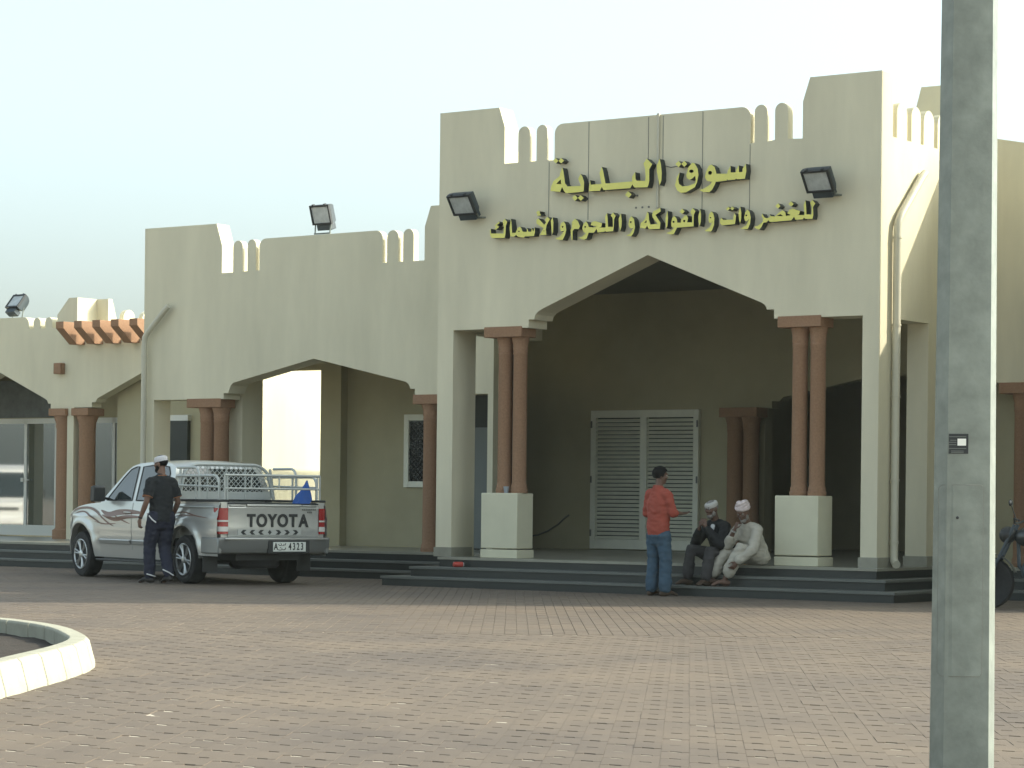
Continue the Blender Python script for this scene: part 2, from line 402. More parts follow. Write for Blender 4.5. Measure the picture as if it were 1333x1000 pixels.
for z in (.62,1.5,2.4):
    for x in (D0+.02,D1-.02): MB().box(x-.012,x+.012,6.405,6.42,z,z+.11).build('hinge', M['wire'], door, ORG)
# rendered-over seams and loose wiring of the sign
for x,z0,z1 in ((.557,5.02,5.80),(1.198,4.98,6.30),(2.143,5.55,6.29),(2.37,5.55,6.29),(2.977,4.98,6.30),(3.688,4.9,5.82)): MB().box(x-.004,x+.004,-.004,0,z0,z1).build('panel_joint', M['wire'], portal, ORG)
b=MB(); b.tube([(2.40,-.006,5.63),(2.5,-.006,5.60),(2.62,-.006,5.61),(2.70,-.006,5.65)],.006,5)
b.build('sign_wire', M['wire'], portal, ORG)
for x,z in ((1.96,5.1),(2.06,5.1),(2.16,5.1),(1.98,5.26)): MB().box(x-.012,x+.012,-.008,0,z-.012,z+.012).build('wall_plug', M['wire'], portal, ORG)
MB().box(2.288,2.322,-.03,0,5.08,6.325).build('conduit', M['pipe'], portal, ORG)
tw = thing('hose','thin dark hose sagging along the back wall between left pedestal and louvred door','hose',(-3.9,6.5,.55))
MB().tube([(-4.15,6.48,.60),(-4.0,6.48,.62),(-3.8,6.48,.69),(-3.6,6.48,.80),(-3.45,6.48,.92),(-3.38,6.48,.96)],.014,6).build('tube',M['wire'],tw,(-3.9,6.5,.55))

# --- the left wing
WORG=(-5.5,2.2,.4)
wing = thing('market_wing','lower cream market wing with low pointed arch and battlements left of portal','building',WORG)
wt = [(-8.975,5.6),(-7.41,5.6),(-7.288,5.24),(-7.288,4.8)]+merlon(-7.06,-6.87,4.8,5.305)+merlon(-6.80,-6.63,4.8,5.31)+[(-6.51,4.8)]
wt = [(-8.975,5.6),(-7.41,5.6),(-7.288,5.24),(-7.288,4.8)]+merlon(-7.05,-6.85,4.8,5.305)+merlon(-6.745,-6.57,4.81,5.31)+[(-6.50,4.81)]+arc(-6.5+.13,5.31-.13,.13,180,90,6)+arc(-4.015-.13,5.32-.13,.13,90,0,6)+[(-4.015,4.82)]+merlon(-3.93,-3.71,4.82,5.31)+merlon(-3.62,-3.42,4.82,5.315)+[(-3.21,4.82),(-3.21,5.33),(-3.10,5.64),(-1.3,5.64),(-1.3,4.62),(-1.9,4.62)]
warch = [(-2.0,.4),(-2.0,2.78),(-3.365,2.78),(-3.365,2.875),(-3.455,2.875)]+[(-3.465,2.91),(-3.49,2.95),(-3.54,2.985)]+[(-5.36,3.38)]+[(-7.02,3.03),(-7.07,2.99),(-7.10,2.93),(-7.125,2.865)]+[(-7.222,2.865),(-7.222,2.775),(-8.74,2.775),(-8.74,.4)]
b = MB(); b.prism([(-8.975,.4)]+wt+[(-1.9,.4)]+warch, 2.2, 2.33)
b.prism([(-8.975,.4),(-8.975,4.8),(-1.3,4.8),(-1.3,4.62),(-1.9,4.62),(-1.9,.4)]+warch, 2.33, 2.6)
b.box(-8.975,-7.288,2.33,2.5,4.8,5.24); b.prism([(-8.975,5.24),(-8.975,5.6),(-7.41,5.6),(-7.288,5.24)],2.33,2.5)
b.build('facade_wall', M['plaster'], wing, WORG, smooth=0)
twin(wing, WORG, (-7.70,-7.41), 2.37, .4, 2.64, 2.785, -8.01, -7.275, r=.125)
twin(wing, WORG, (-3.17,-2.87), 2.37, .4, 2.64, 2.785, -3.40, -2.66, r=.125)
b = MB(); b.box(-7.70,-7.53,2.66,3.14,.4,3.45); b.box(-7.50,-7.22,2.66,3.16,.4,3.45); b.build('pier', M['plaster'], wing, WORG)
b = MB()
b.box(-7.174,-6.74,4.6,4.95,.4,3.46); b.box(-6.74,-4.41,4.78,5.0,.4,3.46)
b.box(-9.9,-7.174,4.75,4.95,3.37,3.46); b.box(-12.2,-8.98,4.95,5.15,.4,3.46);
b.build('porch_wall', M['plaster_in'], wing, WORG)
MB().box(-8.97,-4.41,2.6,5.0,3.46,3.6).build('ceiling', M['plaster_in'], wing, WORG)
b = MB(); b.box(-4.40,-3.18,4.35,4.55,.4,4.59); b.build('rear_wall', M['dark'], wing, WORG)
MB().box(-4.05,-3.30,4.29,4.34,.42,2.35).build('door', mat('grey_door',(.16,.18,.17),.6), wing, WORG)
# barred window
wf = MB(); X0,X1,Z0,Z1=-5.50,-4.66,1.39,2.59
for (x0,x1,z0,z1) in ((X0,X0+.1,Z0,Z1),(X1-.1,X1,Z0,Z1),(X0+.1,X1-.1,Z1-.1,Z1),(X0+.1,X1-.1,Z0,Z0+.1)): wf.box(x0,x1,4.72,4.78,z0,z1)
win = wf.build('window', M['louvre'], wing, WORG, bevel=.006)
MB().box(X0+.1,X1-.1,4.765,4.779,Z0+.1,Z1-.1).build('pane', M['glass'], win, WORG)
gr = MB(); n=7
for i in range(-12,12):
    for sg in (1,-1):
        x=X0+.1+i*.085; pts=[]
        for k in range(0,40):
            q=k/39*1.0; px=x+(q*1.0 if sg>0 else .64-q*1.0); pz=Z0+.1+q
            if X0+.1<=px<=X1-.1 and pz<=Z1-.1: pts.append((px,4.745,pz))
        if len(pts)>1: gr.tube([pts[0],pts[-1]],.007,5)
gr.build('grille', M['black'], win, WORG)
# doorway at the left end of the wing porch
MB().box(-10.9,-10.42,4.86,4.949,.4,2.54).build('door', M['glass'], wing, WORG)
MB().box(-10.9,-10.40,4.85,4.949,2.54,2.64).build('door_frame', M['alu'], wing, WORG)
# sunlit yard wall seen through the passage
yw = thing('yard_wall','bright sunlit cream wall seen through the passage behind the pickup','wall',(-9.3,6.3,0))
MB().box(-9.5,-9.3,5.3,13.5,0,4.3).build('wall', M['plaster'], yw, (-9.3,6.3,0))

# --- the right wing, mostly hidden by the lamp post
RORG=(7.5,2.2,.4)
rw = thing('market_wing','cream market wing with brown column right of the portal behind lamp post','building',RORG)
b = MB(); b.prism([(5.56,.4),(5.56,5.88),(5.75,5.9),(5.95,6.02),(6.1,5.99),(6.54,5.9),(7.6,5.66),(7.75,5.2),(13.5,5.2),(13.5,.4),(12.9,.4),(12.9,2.8),(5.95,2.8),(5.95,.4)],2.2,2.6); b.build('facade_wall', M['plaster'], rw, RORG, smooth=0)
twin(rw, RORG, (6.47,6.77), 2.37, .4, 2.655, 2.80, 6.19, 6.95, r=.125)
twin(rw, RORG, (9.6,9.9), 2.37, .4, 2.655, 2.80, 9.32, 10.08, r=.125)
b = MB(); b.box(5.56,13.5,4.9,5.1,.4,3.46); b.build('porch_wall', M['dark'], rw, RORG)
MB().box(5.56,13.5,2.6,4.9,3.46,3.6).build('ceiling', M['plaster_in'], rw, RORG)
MB().box(6.2,7.3,4.86,4.899,1.3,2.5).build('window', M['glass'], rw, RORG)

# --- unseen block added right of the frame to cast the forecourt shadow
PORG=(8.9,0,0)
py = thing('shade_block','tall plain cream block added out of view to shade the forecourt','light blocker',PORG,0)
p0 = world(8.9,0)
b = MB(); b.prism([(6.45,29.25),(8.6,29.4),(8.6,31.8),(6.5,31.8)],0,8.7,'z'); b.prism([(6.45,29.25),(8.6,29.4),(8.6,31.8),(6.5,31.8)],8.7,9.3,'z')
b.build('shaft', M['plaster'], py, tuple(p0), smooth=0)

# --- the shop row at far left
SORG=(-13,4.6,.4)
shop = thing('shop_building','low cream shop row with battlements, arched openings and glazed shopfront at far left','building',SORG)
stop = [(-22,4.47),(-14.25,4.47)]+arc(-14.25,4.47-.13,.13,90,0,5)+[(-14.11,4.25)]+merlon(-14.0,-13.82,4.25,4.45)+merlon(-13.70,-13.52,4.25,4.45)+[(-13.39,4.25),(-13.39,4.49),(-13.1,4.785),(-12.885,4.785),(-12.885,4.0),(-9.2,4.0)]
sarch = [(-9.2,.4),(-9.6,.4),(-9.6,2.8),(-9.75,2.8),(-9.8,2.93),(-11.1,3.46),(-12.36,2.95),(-12.41,2.88),(-12.50,2.88),(-12.50,2.79),(-12.95,2.79),(-12.95,.4),(-13.11,.4),(-13.11,2.775),(-13.535,2.775),(-13.535,2.87),(-13.60,2.87),(-13.63,2.93),(-13.69,2.965),(-14.86,3.46),(-16.1,2.95),(-16.2,2.78),(-16.6,2.78),(-16.6,.4),(-16.76,.4),(-16.76,2.78),(-17.1,2.78),(-17.2,2.95),(-18.5,3.46),(-19.8,2.95),(-19.9,2.78),(-20.3,2.78),(-20.3,.4),(-22,.4)]
b = MB(); b.prism(stop+sarch,4.6,4.85); b.box(-13.1,-12.885,4.85,5.1,4.0,4.785); b.build('facade_wall', M['plaster'], shop, SORG, smooth=0)
for s in (-13.30,-12.73): 
    MB().box(s-.21,s+.21,4.52,4.95,2.64,2.775).build('capital', M['brown'], shop, SORG, bevel=.008)
    MB().lathe([(.21,.4),(.21,.56),(.17,.58),(.155,.62),(.15,2.4),(.16,2.45),(.155,2.5),(.2,2.62),(.2,2.64)],(s,4.73,0),n=24).build('column', M['brown'], shop, SORG, smooth=40)
for k in range(5):
    bm_ = MB(); s0=-12.88+k*.45
    bm_.prism([(4.06,4.31),(4.06,4.19),(4.40,3.92),(4.6,3.92),(4.6,4.31)], s0, s0+.19, 'x'); bm_.build('bracket_beam', M['brown'], shop, SORG)
b = MB()
b.box(-12.9,-12.6,5.1,10.5,3.6,4.25)
for k in range(9): b.prism(merlon(5.5+k*.5,5.5+k*.5+.3,4.25,4.62),-12.7,-12.6,'x')
b.prism([(5.1,4.25),(5.1,4.785),(5.2,4.785),(5.38,4.25)],-12.9,-12.6,'x')
b.build('side_parapet', M['plaster'], shop, SORG, smooth=0)
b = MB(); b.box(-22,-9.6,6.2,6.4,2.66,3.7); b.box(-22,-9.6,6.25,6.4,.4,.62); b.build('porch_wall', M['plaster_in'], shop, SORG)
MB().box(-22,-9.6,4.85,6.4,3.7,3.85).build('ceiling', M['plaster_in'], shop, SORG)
fr = MB()
for s in (-18.0,-16.6,-15.62,-14.80,-13.9,-13.30,-12.0,-10.9): fr.box(s-.035,s+.035,6.0,6.06,.62,2.66)
fr.box(-18.03,-10.87,6.0,6.06,2.56,2.66); fr.box(-18.03,-10.87,6.0,6.06,.42,.62)
sf = fr.build('shopfront', M['alu'], shop, SORG)
pn = MB()
ed=[-18.0,-16.6,-15.62,-14.80,-13.9,-13.30,-12.0,-10.9]
for a_,c_ in zip(ed,ed[1:]): pn.box(a_+.035,c_-.035,6.02,6.03,.62,2.56)
pn.build('pane', M['shopglass'], sf, SORG)
MB().box(-15.70,-15.64,5.96,6.0,1.45,1.52).box(-15.60,-15.50,5.95,6.0,1.47,1.50).build('handle', M['alu'], sf, SORG)
MB().box(-18,-13.95,6.06,6.12,2.68,3.4).build('sign_board', mat('grey_sign_board',(.10,.115,.115),.6,noise=.25,nscale=5), shop, SORG)
MB().box(-13.36,-13.18,4.48,4.6,3.40,3.60).build('wall_lamp', M['brown'], shop, SORG, bevel=.01)

# --- granite steps and platform
st = thing('entrance_steps','three long dark granite steps and tiled platform in front of the arcade','steps',(2,-.8,0))
SO=(2,-.8,0)
for k in range(3):
    z1=.1333*(k+1); z0=.1333*k
    f=-.8+.3*k; wf_=1.25+.3*k; sl=-1.62+.27*k; sr=6.2-.27*k
    rs=MB(); rs.box(sl,sr,f,14,z0-.03 if k==0 else z0,z1-.035); rs.box(-24,sl,wf_,14,z0-.03 if k==0 else z0,z1-.035); rs.box(sr,16,wf_,14,z0-.03 if k==0 else z0,z1-.035)
    step = rs.build('step', M['granite'], st, SO)
    td=MB(); e=.02
    if k<2:
        td.box(sl-e,sr+e,f-e,f+.36,z1-.035,z1); td.box(-24,sl-e,wf_-e,wf_+.36,z1-.035,z1); td.box(sr+e,16,wf_-e,wf_+.36,z1-.035,z1)
        td.box(sl-e,sl+.32,f+.36,wf_+.4,z1-.035,z1); td.box(sr-.32,sr+e,f+.36,wf_+.4,z1-.035,z1)
        td.build('tread', M['nosing'], step, SO, bevel=.005)
    else:
        td.box(sl-e,sr+e,f-e,14,z1-.035,z1); td.box(-24,sl-e,wf_-e,14,z1-.035,z1); td.box(sr+e,16,wf_-e,14,z1-.035,z1)
        td.build('platform_floor', M['tile'], step, SO)

# --- sign lettering
LET_TOP=[([(0.701,5.8),(0.743,5.832),(0.786,5.791),(0.749,5.756)],[]),([(0.79,5.79),(0.832,5.826),(0.88,5.784),(0.833,5.751)],[]),([(1.017,5.275),(1.063,5.311),(1.108,5.269),(1.064,5.231)],[]),([(1.112,5.269),(1.156,5.305),(1.205,5.263),(1.157,5.226)],[]),([(0.664,5.389),(0.677,5.458),(0.71,5.519),(0.812,5.582),(0.821,5.629),(0.853,5.693),(0.87,5.649),(0.901,5.476),(0.94,5.433),(1.15,5.429),(1.154,5.444),(1.112,5.524),(1.148,5.588),(1.179,5.551),(1.208,5.472),(1.204,5.364),(1.193,5.348),(1.026,5.344),(0.918,5.345),(0.885,5.372),(0.852,5.432),(0.82,5.366)],[[(0.757,5.481),(0.827,5.535),(0.837,5.472)]]),([(1.285,5.347),(1.289,5.421),(1.302,5.497),(1.314,5.434),(1.486,5.435),(1.452,5.58),(1.488,5.662),(1.509,5.607),(1.55,5.435),(1.79,5.436),(1.967,5.437),(1.97,5.505),(2.015,5.556),(2.023,5.464),(2.043,5.44),(2.173,5.432),(2.179,5.477),(2.171,5.584),(2.143,5.662),(2.192,5.723),(2.28,5.645),(2.234,5.58),(2.236,5.428),(2.223,5.375),(2.21,5.344),(2.008,5.353),(1.972,5.395),(1.941,5.349),(1.573,5.349),(1.52,5.349),(1.492,5.393),(1.46,5.343)],[]),([(1.86,5.264),(1.909,5.311),(1.964,5.265),(1.92,5.221)],[]),([(2.348,5.625),(2.393,5.706),(2.413,5.636),(2.428,5.521),(2.425,5.423),(2.397,5.357),(2.377,5.434),(2.353,5.541)],[]),([(2.634,5.623),(2.686,5.659),(2.724,5.617),(2.687,5.576)],[]),([(2.727,5.617),(2.773,5.653),(2.814,5.611),(2.774,5.575)],[]),([(2.703,5.507),(2.66,5.451),(2.635,5.345),(2.665,5.277),(2.726,5.238),(2.803,5.242),(2.937,5.3),(2.967,5.357),(2.989,5.455),(2.977,5.538),(2.933,5.607),(2.894,5.624),(2.837,5.572),(2.803,5.467),(2.815,5.425),(2.858,5.4),(2.897,5.416),(2.94,5.45),(2.95,5.392),(2.936,5.351),(2.84,5.324),(2.744,5.324),(2.695,5.358),(2.683,5.417)],[[(2.916,5.509),(2.906,5.494),(2.881,5.489),(2.857,5.497),(2.846,5.514),(2.856,5.529),(2.881,5.534),(2.905,5.526)]]),([(3.004,5.259),(3.08,5.276),(3.166,5.32),(3.194,5.351),(3.117,5.373),(3.086,5.416),(3.1,5.489),(3.144,5.566),(3.181,5.58),(3.231,5.542),(3.261,5.454),(3.42,5.446),(3.429,5.484),(3.468,5.543),(3.472,5.457),(3.542,5.454),(3.551,5.484),(3.59,5.541),(3.596,5.453),(3.645,5.453),(3.647,5.494),(3.696,5.554),(3.703,5.458),(3.684,5.364),(3.567,5.363),(3.553,5.376),(3.539,5.362),(3.43,5.361),(3.421,5.374),(3.412,5.357),(3.251,5.35),(3.232,5.308),(3.195,5.251),(3.157,5.222),(3.062,5.23)],[[(3.194,5.471),(3.186,5.453),(3.164,5.446),(3.142,5.455),(3.133,5.475),(3.142,5.493),(3.163,5.499),(3.185,5.49)]])]
LET_BOT=[([(-0.339,4.906),(-0.324,4.929),(-0.317,4.863),(-0.11,4.854),(-0.101,4.925),(-0.124,5.021),(-0.088,5.052),(-0.047,5.01),(-0.07,4.955),(-0.074,4.852),(-0.088,4.792),(-0.303,4.799),(-0.333,4.842)],[]),([(-0.266,4.918),(-0.235,4.944),(-0.262,4.969),(-0.189,5.022),(-0.173,5.0),(-0.221,4.975),(-0.182,4.951),(-0.227,4.914)],[]),([(0.007,4.807),(-0.006,4.928),(0.013,5.049),(0.029,4.957),(0.038,4.854),(0.093,4.852),(0.13,4.921),(0.168,4.932),(0.196,4.901),(0.21,4.861),(0.28,4.856),(0.285,4.908),(0.308,4.856),(0.356,4.854),(0.362,4.904),(0.389,4.854),(0.409,4.91),(0.416,4.851),(0.401,4.795),(0.256,4.795),(0.228,4.78),(0.132,4.797),(0.103,4.824),(0.074,4.8)],[[(0.163,4.87),(0.159,4.863),(0.15,4.86),(0.141,4.864),(0.138,4.871),(0.141,4.878),(0.15,4.881),(0.159,4.878)]]),([(0.492,4.802),(0.555,4.89),(0.44,4.959),(0.437,5.01),(0.468,5.03),(0.568,4.937),(0.596,4.966),(0.58,5.006),(0.619,5.042),(0.659,5.006),(0.608,4.934),(0.595,4.873),(0.605,4.796)],[[(0.574,4.854),(0.569,4.848),(0.56,4.848),(0.555,4.855),(0.56,4.862),(0.569,4.861)]]),([(0.433,5.108),(0.461,5.134),(0.5,5.12),(0.488,5.101),(0.505,5.085),(0.512,5.069),(0.448,5.063),(0.454,5.084)],[]),([(0.674,4.986),(0.704,5.031),(0.717,4.96),(0.714,4.843),(0.698,4.793),(0.685,4.891)],[]),([(0.748,4.743),(0.829,4.766),(0.895,4.84),(0.843,4.832),(0.82,4.886),(0.842,4.943),(0.883,4.966),(0.916,4.924),(0.927,4.847),(0.908,4.779),(0.87,4.715),(0.788,4.724)],[[(0.883,4.892),(0.878,4.883),(0.868,4.88),(0.858,4.884),(0.854,4.893),(0.858,4.901),(0.868,4.904),(0.878,4.9)]]),([(0.997,4.843),(1.022,4.884),(1.012,4.917),(1.058,4.925),(1.014,4.923),(1.021,4.953),(1.067,4.991),(1.115,4.956),(1.147,4.886),(1.13,4.851),(1.053,4.855),(1.03,4.824),(1.032,4.711),(1.014,4.712)],[]),([(1.116,4.733),(1.177,4.74),(1.248,4.787),(1.207,4.805),(1.184,4.859),(1.206,4.917),(1.246,4.946),(1.279,4.905),(1.29,4.87),(1.369,4.857),(1.419,4.868),(1.32,4.892),(1.337,4.933),(1.388,4.943),(1.502,4.91),(1.49,4.86),(1.455,4.853),(1.551,4.848),(1.559,4.856),(1.549,5.0),(1.578,5.037),(1.591,4.964),(1.598,4.854),(1.676,4.85),(1.67,4.968),(1.637,5.004),(1.674,5.042),(1.716,4.995),(1.692,4.95),(1.688,4.849),(1.679,4.793),(1.567,4.79),(1.553,4.806),(1.541,4.792),(1.43,4.789),(1.42,4.838),(1.37,4.788),(1.289,4.792),(1.259,4.717),(1.219,4.702)],[[(1.246,4.872),(1.242,4.864),(1.232,4.861),(1.222,4.865),(1.217,4.874),(1.221,4.882),(1.231,4.885),(1.242,4.881)]]),([(1.763,4.955),(1.799,5.02),(1.813,4.927),(1.809,4.843),(1.787,4.787),(1.769,4.87)],[]),([(1.881,4.724),(1.942,4.743),(1.996,4.816),(1.946,4.817),(1.918,4.862),(1.929,4.937),(1.964,4.975),(2.006,4.933),(2.022,4.831),(2.003,4.757),(1.967,4.711),(1.912,4.718)],[[(1.97,4.897),(1.965,4.889),(1.955,4.885),(1.944,4.89),(1.94,4.899),(1.944,4.908),(1.955,4.911),(1.965,4.906)]]),([(2.1,4.813),(2.11,4.875),(2.181,4.932),(2.207,5.022),(2.231,4.997),(2.241,4.913),(2.263,4.85),(2.37,4.853),(2.295,4.941),(2.286,4.979),(2.305,5.021),(2.411,5.061),(2.418,5.014),(2.339,4.972),(2.416,4.866),(2.408,4.785),(2.237,4.789),(2.209,4.839),(2.187,4.801)],[[(2.164,4.879),(2.201,4.914),(2.203,4.877)]]),([(2.495,4.937),(2.523,5.015),(2.531,4.913),(2.524,4.815),(2.508,4.785),(2.492,4.877)],[]),([(2.504,4.724),(2.575,4.744),(2.627,4.787),(2.587,4.802),(2.581,4.857),(2.599,4.924),(2.63,4.943),(2.663,4.905),(2.677,4.852),(2.728,4.849),(2.732,4.887),(2.784,4.936),(2.819,4.94),(2.838,4.903),(2.826,4.848),(2.903,4.844),(2.898,4.93),(2.873,4.984),(2.905,5.03),(2.951,4.987),(2.925,4.944),(2.923,4.792),(2.671,4.787),(2.654,4.755),(2.62,4.703),(2.567,4.705)],[[(2.633,4.866),(2.629,4.856),(2.618,4.853),(2.606,4.857),(2.602,4.867),(2.606,4.877),(2.617,4.88),(2.629,4.875)],[(2.798,4.868),(2.793,4.858),(2.78,4.854),(2.768,4.859),(2.763,4.87),(2.768,4.88),(2.78,4.884),(2.792,4.879)]]),([(2.706,4.994),(2.747,5.03),(2.785,4.993),(2.748,4.963)],[]),([(2.992,4.91),(3.019,5.013),(3.035,4.945),(3.032,4.848),(3.017,4.789),(2.997,4.842)],[]),([(3.09,4.725),(3.169,4.768),(3.216,4.849),(3.193,4.819),(3.158,4.827),(3.146,4.871),(3.156,4.936),(3.187,4.971),(3.217,4.944),(3.235,4.884),(3.232,4.794),(3.205,4.73),(3.184,4.709),(3.114,4.715)],[[(3.19,4.889),(3.186,4.882),(3.178,4.88),(3.17,4.883),(3.166,4.89),(3.169,4.897),(3.178,4.9),(3.186,4.896)]]),([(3.319,4.843),(3.339,4.881),(3.368,4.851),(3.519,4.847),(3.518,4.886),(3.535,4.93),(3.558,4.89),(3.551,4.831),(3.542,4.788),(3.355,4.78),(3.322,4.807)],[]),([(3.404,4.99),(3.441,5.019),(3.467,4.993),(3.435,4.967)],[]),([(3.471,4.993),(3.496,5.019),(3.532,4.992),(3.504,4.966)],[]),([(3.592,4.929),(3.619,5.008),(3.636,4.927),(3.634,4.844),(3.619,4.794),(3.603,4.846)],[]),([(3.626,4.724),(3.711,4.763),(3.751,4.843),(3.724,4.814),(3.69,4.822),(3.678,4.865),(3.695,4.935),(3.725,4.965),(3.758,4.932),(3.776,4.86),(3.766,4.778),(3.732,4.713),(3.657,4.717)],[[(3.723,4.889),(3.719,4.881),(3.709,4.878),(3.7,4.882),(3.696,4.891),(3.7,4.899),(3.709,4.902),(3.719,4.898)]]),([(3.829,4.739),(3.881,4.745),(3.948,4.793),(3.956,4.83),(3.933,4.868),(3.943,4.901),(3.974,4.851),(4.006,4.838),(4.057,4.846),(4.052,4.887),(4.067,4.861),(4.132,4.853),(4.182,4.898),(4.24,4.926),(4.279,4.9),(4.288,4.852),(4.365,4.857),(4.307,4.883),(4.339,4.926),(4.381,4.94),(4.491,4.903),(4.479,4.86),(4.444,4.853),(4.547,4.849),(4.554,4.856),(4.54,4.973),(4.566,5.034),(4.577,4.956),(4.583,4.854),(4.654,4.85),(4.657,4.945),(4.634,4.997),(4.664,5.034),(4.708,4.985),(4.675,4.943),(4.681,4.841),(4.669,4.793),(4.569,4.799),(4.548,4.816),(4.527,4.794),(4.424,4.796),(4.407,4.835),(4.366,4.791),(4.057,4.786),(4.036,4.811),(4.007,4.785),(3.965,4.784),(3.932,4.726),(3.903,4.698),(3.848,4.716)],[[(4.153,4.857),(4.207,4.879),(4.249,4.852)]]),([(4.133,4.986),(4.172,5.018),(4.207,4.981),(4.173,4.952)],[]),([(4.32,5.0),(4.359,5.033),(4.398,4.996),(4.364,4.967)],[])]

def lettering(data, label, org):
    t = thing('sign_lettering', label, 'sign', org)
    for o,h in data:
        MB().prism(o, -.12, -.001, mi=0, mi_side=1, holes=h).build('letter', [M['signface'],M['signside']], t, org, smooth=0)
    return t
lettering(LET_TOP, 'upper line of large yellow raised Arabic letters on the portal', (2.1,0,5.2))
lettering(LET_BOT, 'lower line of smaller yellow raised Arabic letters above the arch', (2.1,0,4.75))

# --- floodlights
def floodlight():
    t = thing('floodlight','','floodlight')
    f = MB(); a,c=.235,.19
    for (x0,x1,z0,z1) in ((-a,a,c-.035,c),(-a,a,-c,-c+.035),(-a,-a+.035,-c+.035,c-.035),(a-.035,a,-c+.035,c-.035)): f.box(x0,x1,-.06,-.01,z0,z1)
    fo = f.build('front_frame', M['black'], t, bevel=.005)
    MB().box(-a+.035,a-.035,-.04,-.03,-c+.035,c-.035).build('lens', M['lampglass'], t)
    h = MB(); rows=[]
    for (y,kx,kz) in ((-.01,1,1),(.05,.98,.97),(.14,.85,.80),(.20,.62,.5),(.22,.3,.2)):
        rows.append([(a*kx,y,c*kz),(-a*kx,y,c*kz),(-a*kx,y,-c*kz),(a*kx,y,-c*kz),(a*kx,y,c*kz)])
    h.grid(rows); h.add([(a*.3,.22,c*.2),(-a*.3,.22,c*.2),(-a*.3,.22,-c*.2),(a*.3,.22,-c*.2)],[(0,1,2,3)])
    h.build('housing', M['lampbody'], t, smooth=50)
    MB().box(-a*.72,a*.72,-.02,.15,-c-.12,-c-.005).build('gear_box', M['lampbody'], t, bevel=.012)
    for x in (-a*.6,a*.6): MB().box(x-.02,x+.02,-.06,-.01,c,c+.02).build('clip', M['black'], t)
    return t
def place_flood(o, s, d, z, tilt, yaw, label, group, post):
    o['label']=label; o['group']=group
    o.location=world(s,d,z); o.scale=(.82,.82,.82); o.rotation_euler=(R(tilt),0,R(-35+yaw))
    # bracket stays in the lamp's frame
    inv = Matrix.Rotation(R(tilt),3,'X').inverted()
    k=MB()
    for x in (-.2,.2):
        p=[inv@Vector(q) for q in ((x,.06,-.05),)+tuple((x*.9,q[1],q[2]) for q in post)]
        k.tube(p,.014,6)
    p=[inv@Vector((x,post[-1][1],post[-1][2])) for x in (-.2,.2)]; k.tube(p,.016,6)
    k.build('bracket', M['galv'], o)
F0 = floodlight(); FL=[F0,copy_tree(F0),copy_tree(F0),copy_tree(F0)]
G4='floodlights on the market roofs and walls'
place_flood(FL[0],-.66,-.32,5.27,36,0,'black floodlight on the portal wall left of the lettering',G4,((0,.2,-.2),(0,.39,-.2)))
place_flood(FL[1],4.855,-.32,5.25,36,0,'black floodlight on the portal wall right of the lettering',G4,((0,.2,-.2),(0,.39,-.2)))
place_flood(FL[2],-5.24,2.22,5.63,18,0,'black floodlight on legs on the wing parapet behind the pickup',G4,((0,.02,-.36),))
place_flood(FL[3],-14.6,4.75,4.77,-38,-8,'black floodlight tipped skyward on the far left shop parapet',G4,((0,.02,-.37),))

# --- rain pipes
def bracketed(points, r, label, org, clips):
    t = thing('downpipe', label, 'downpipe', org)
    MB().tube(points, r, 12).build('pipe', M['pipe'], t, org, smooth=60)
    for (s,d,z) in clips: MB().lathe([(r+.008,z-.012),(r+.008,z+.012)],(s,d,0),n=12).build('clip', M['pipe'], t, org)
bracketed([(5.63,1.10,5.44),(5.63,1.04,5.40),(5.63,.45,4.86),(5.63,.36,4.75),(5.63,.34,4.62),(5.63,.34,.58),(5.64,.32,.50),(5.68,.29,.45),(5.70,.27,.44)],.052,'cream downpipe bent at the top on the portal\'s sunlit right side',(5.62,.3,.4),[(5.63,.34,4.55),(5.63,.34,3.45),(5.63,.34,2.55),(5.63,.34,1.5),(5.63,.34,.72)])
bracketed([(-8.33,2.10,4.30),(-8.38,2.10,4.27),(-8.80,2.10,3.88),(-8.86,2.10,3.80),(-8.87,2.10,3.7),(-8.87,2.10,.45)],.047,'cream downpipe with a slanted top on the left wing\'s end pier',(-8.87,2.1,.4),[(-8.87,2.10,3.5),(-8.87,2.10,2.4),(-8.87,2.10,1.3)])

# --- lamp post in the foreground
lp = thing('lamp_post','grey galvanised octagonal lamp post standing close at the right','lamp post',(1.785,10,0),0,local=False)
LO=(1.785,10,0)
def post_r(z): return .1288-.0056*z
PV=[(-1,0),(-.69,-.69),(.06,-.757),(.69,-.705),(1,0),(.69,.70),(0,.76),(-.69,.70)]
def post_y(x,z):
    r=post_r(z); x=x/r
    for a_,c_ in zip(PV[:4],PV[1:5]):
        if a_[0]<=x<=c_[0]: return -r*(a_[1]+(c_[1]-a_[1])*(x-a_[0])/(c_[0]-a_[0]))
    return 0
def post_p(x,z,off): return (1.785+x, 10-post_y(x,z)-off, z)
b = MB(); rows=[]
for z in (-.02,.2,3.2,5,8.2):
    r=post_r(z); rows.append([(1.785+r*a_,10+r*c_,z) for a_,c_ in PV+[PV[0]]])
b.grid(rows); b.build('shaft', M['galv'], lp, LO, smooth=15)
xs_=[-.108,-.098]+[-.0897]+[-.06,-.03,0,.03]+[.05,.058]
def dz(x): return .012 if x in (-.108,.058) else 0
ad=MB(); rows=[[post_p(x,z0+(dz(x) if z0<1 else -dz(x)),.0025) for x in xs_] for z0 in (.530,1.278)]
ad.grid(rows); ad.build('access_door', M['galv'], lp, LO, smooth=15)
loop=[post_p(x,.530+dz(x),.0015) for x in xs_]+[post_p(x,1.278-dz(x),.0015) for x in xs_[::-1]]
sm=MB(); sm.tube(loop+[loop[0]],.0015,5,caps=False); sm.build('door_seam', M['wire'], lp, LO)
MB().ell(post_p(-.043,1.150,.003),(.006,.003,.006)).build('lock', M['black'], lp, LO)
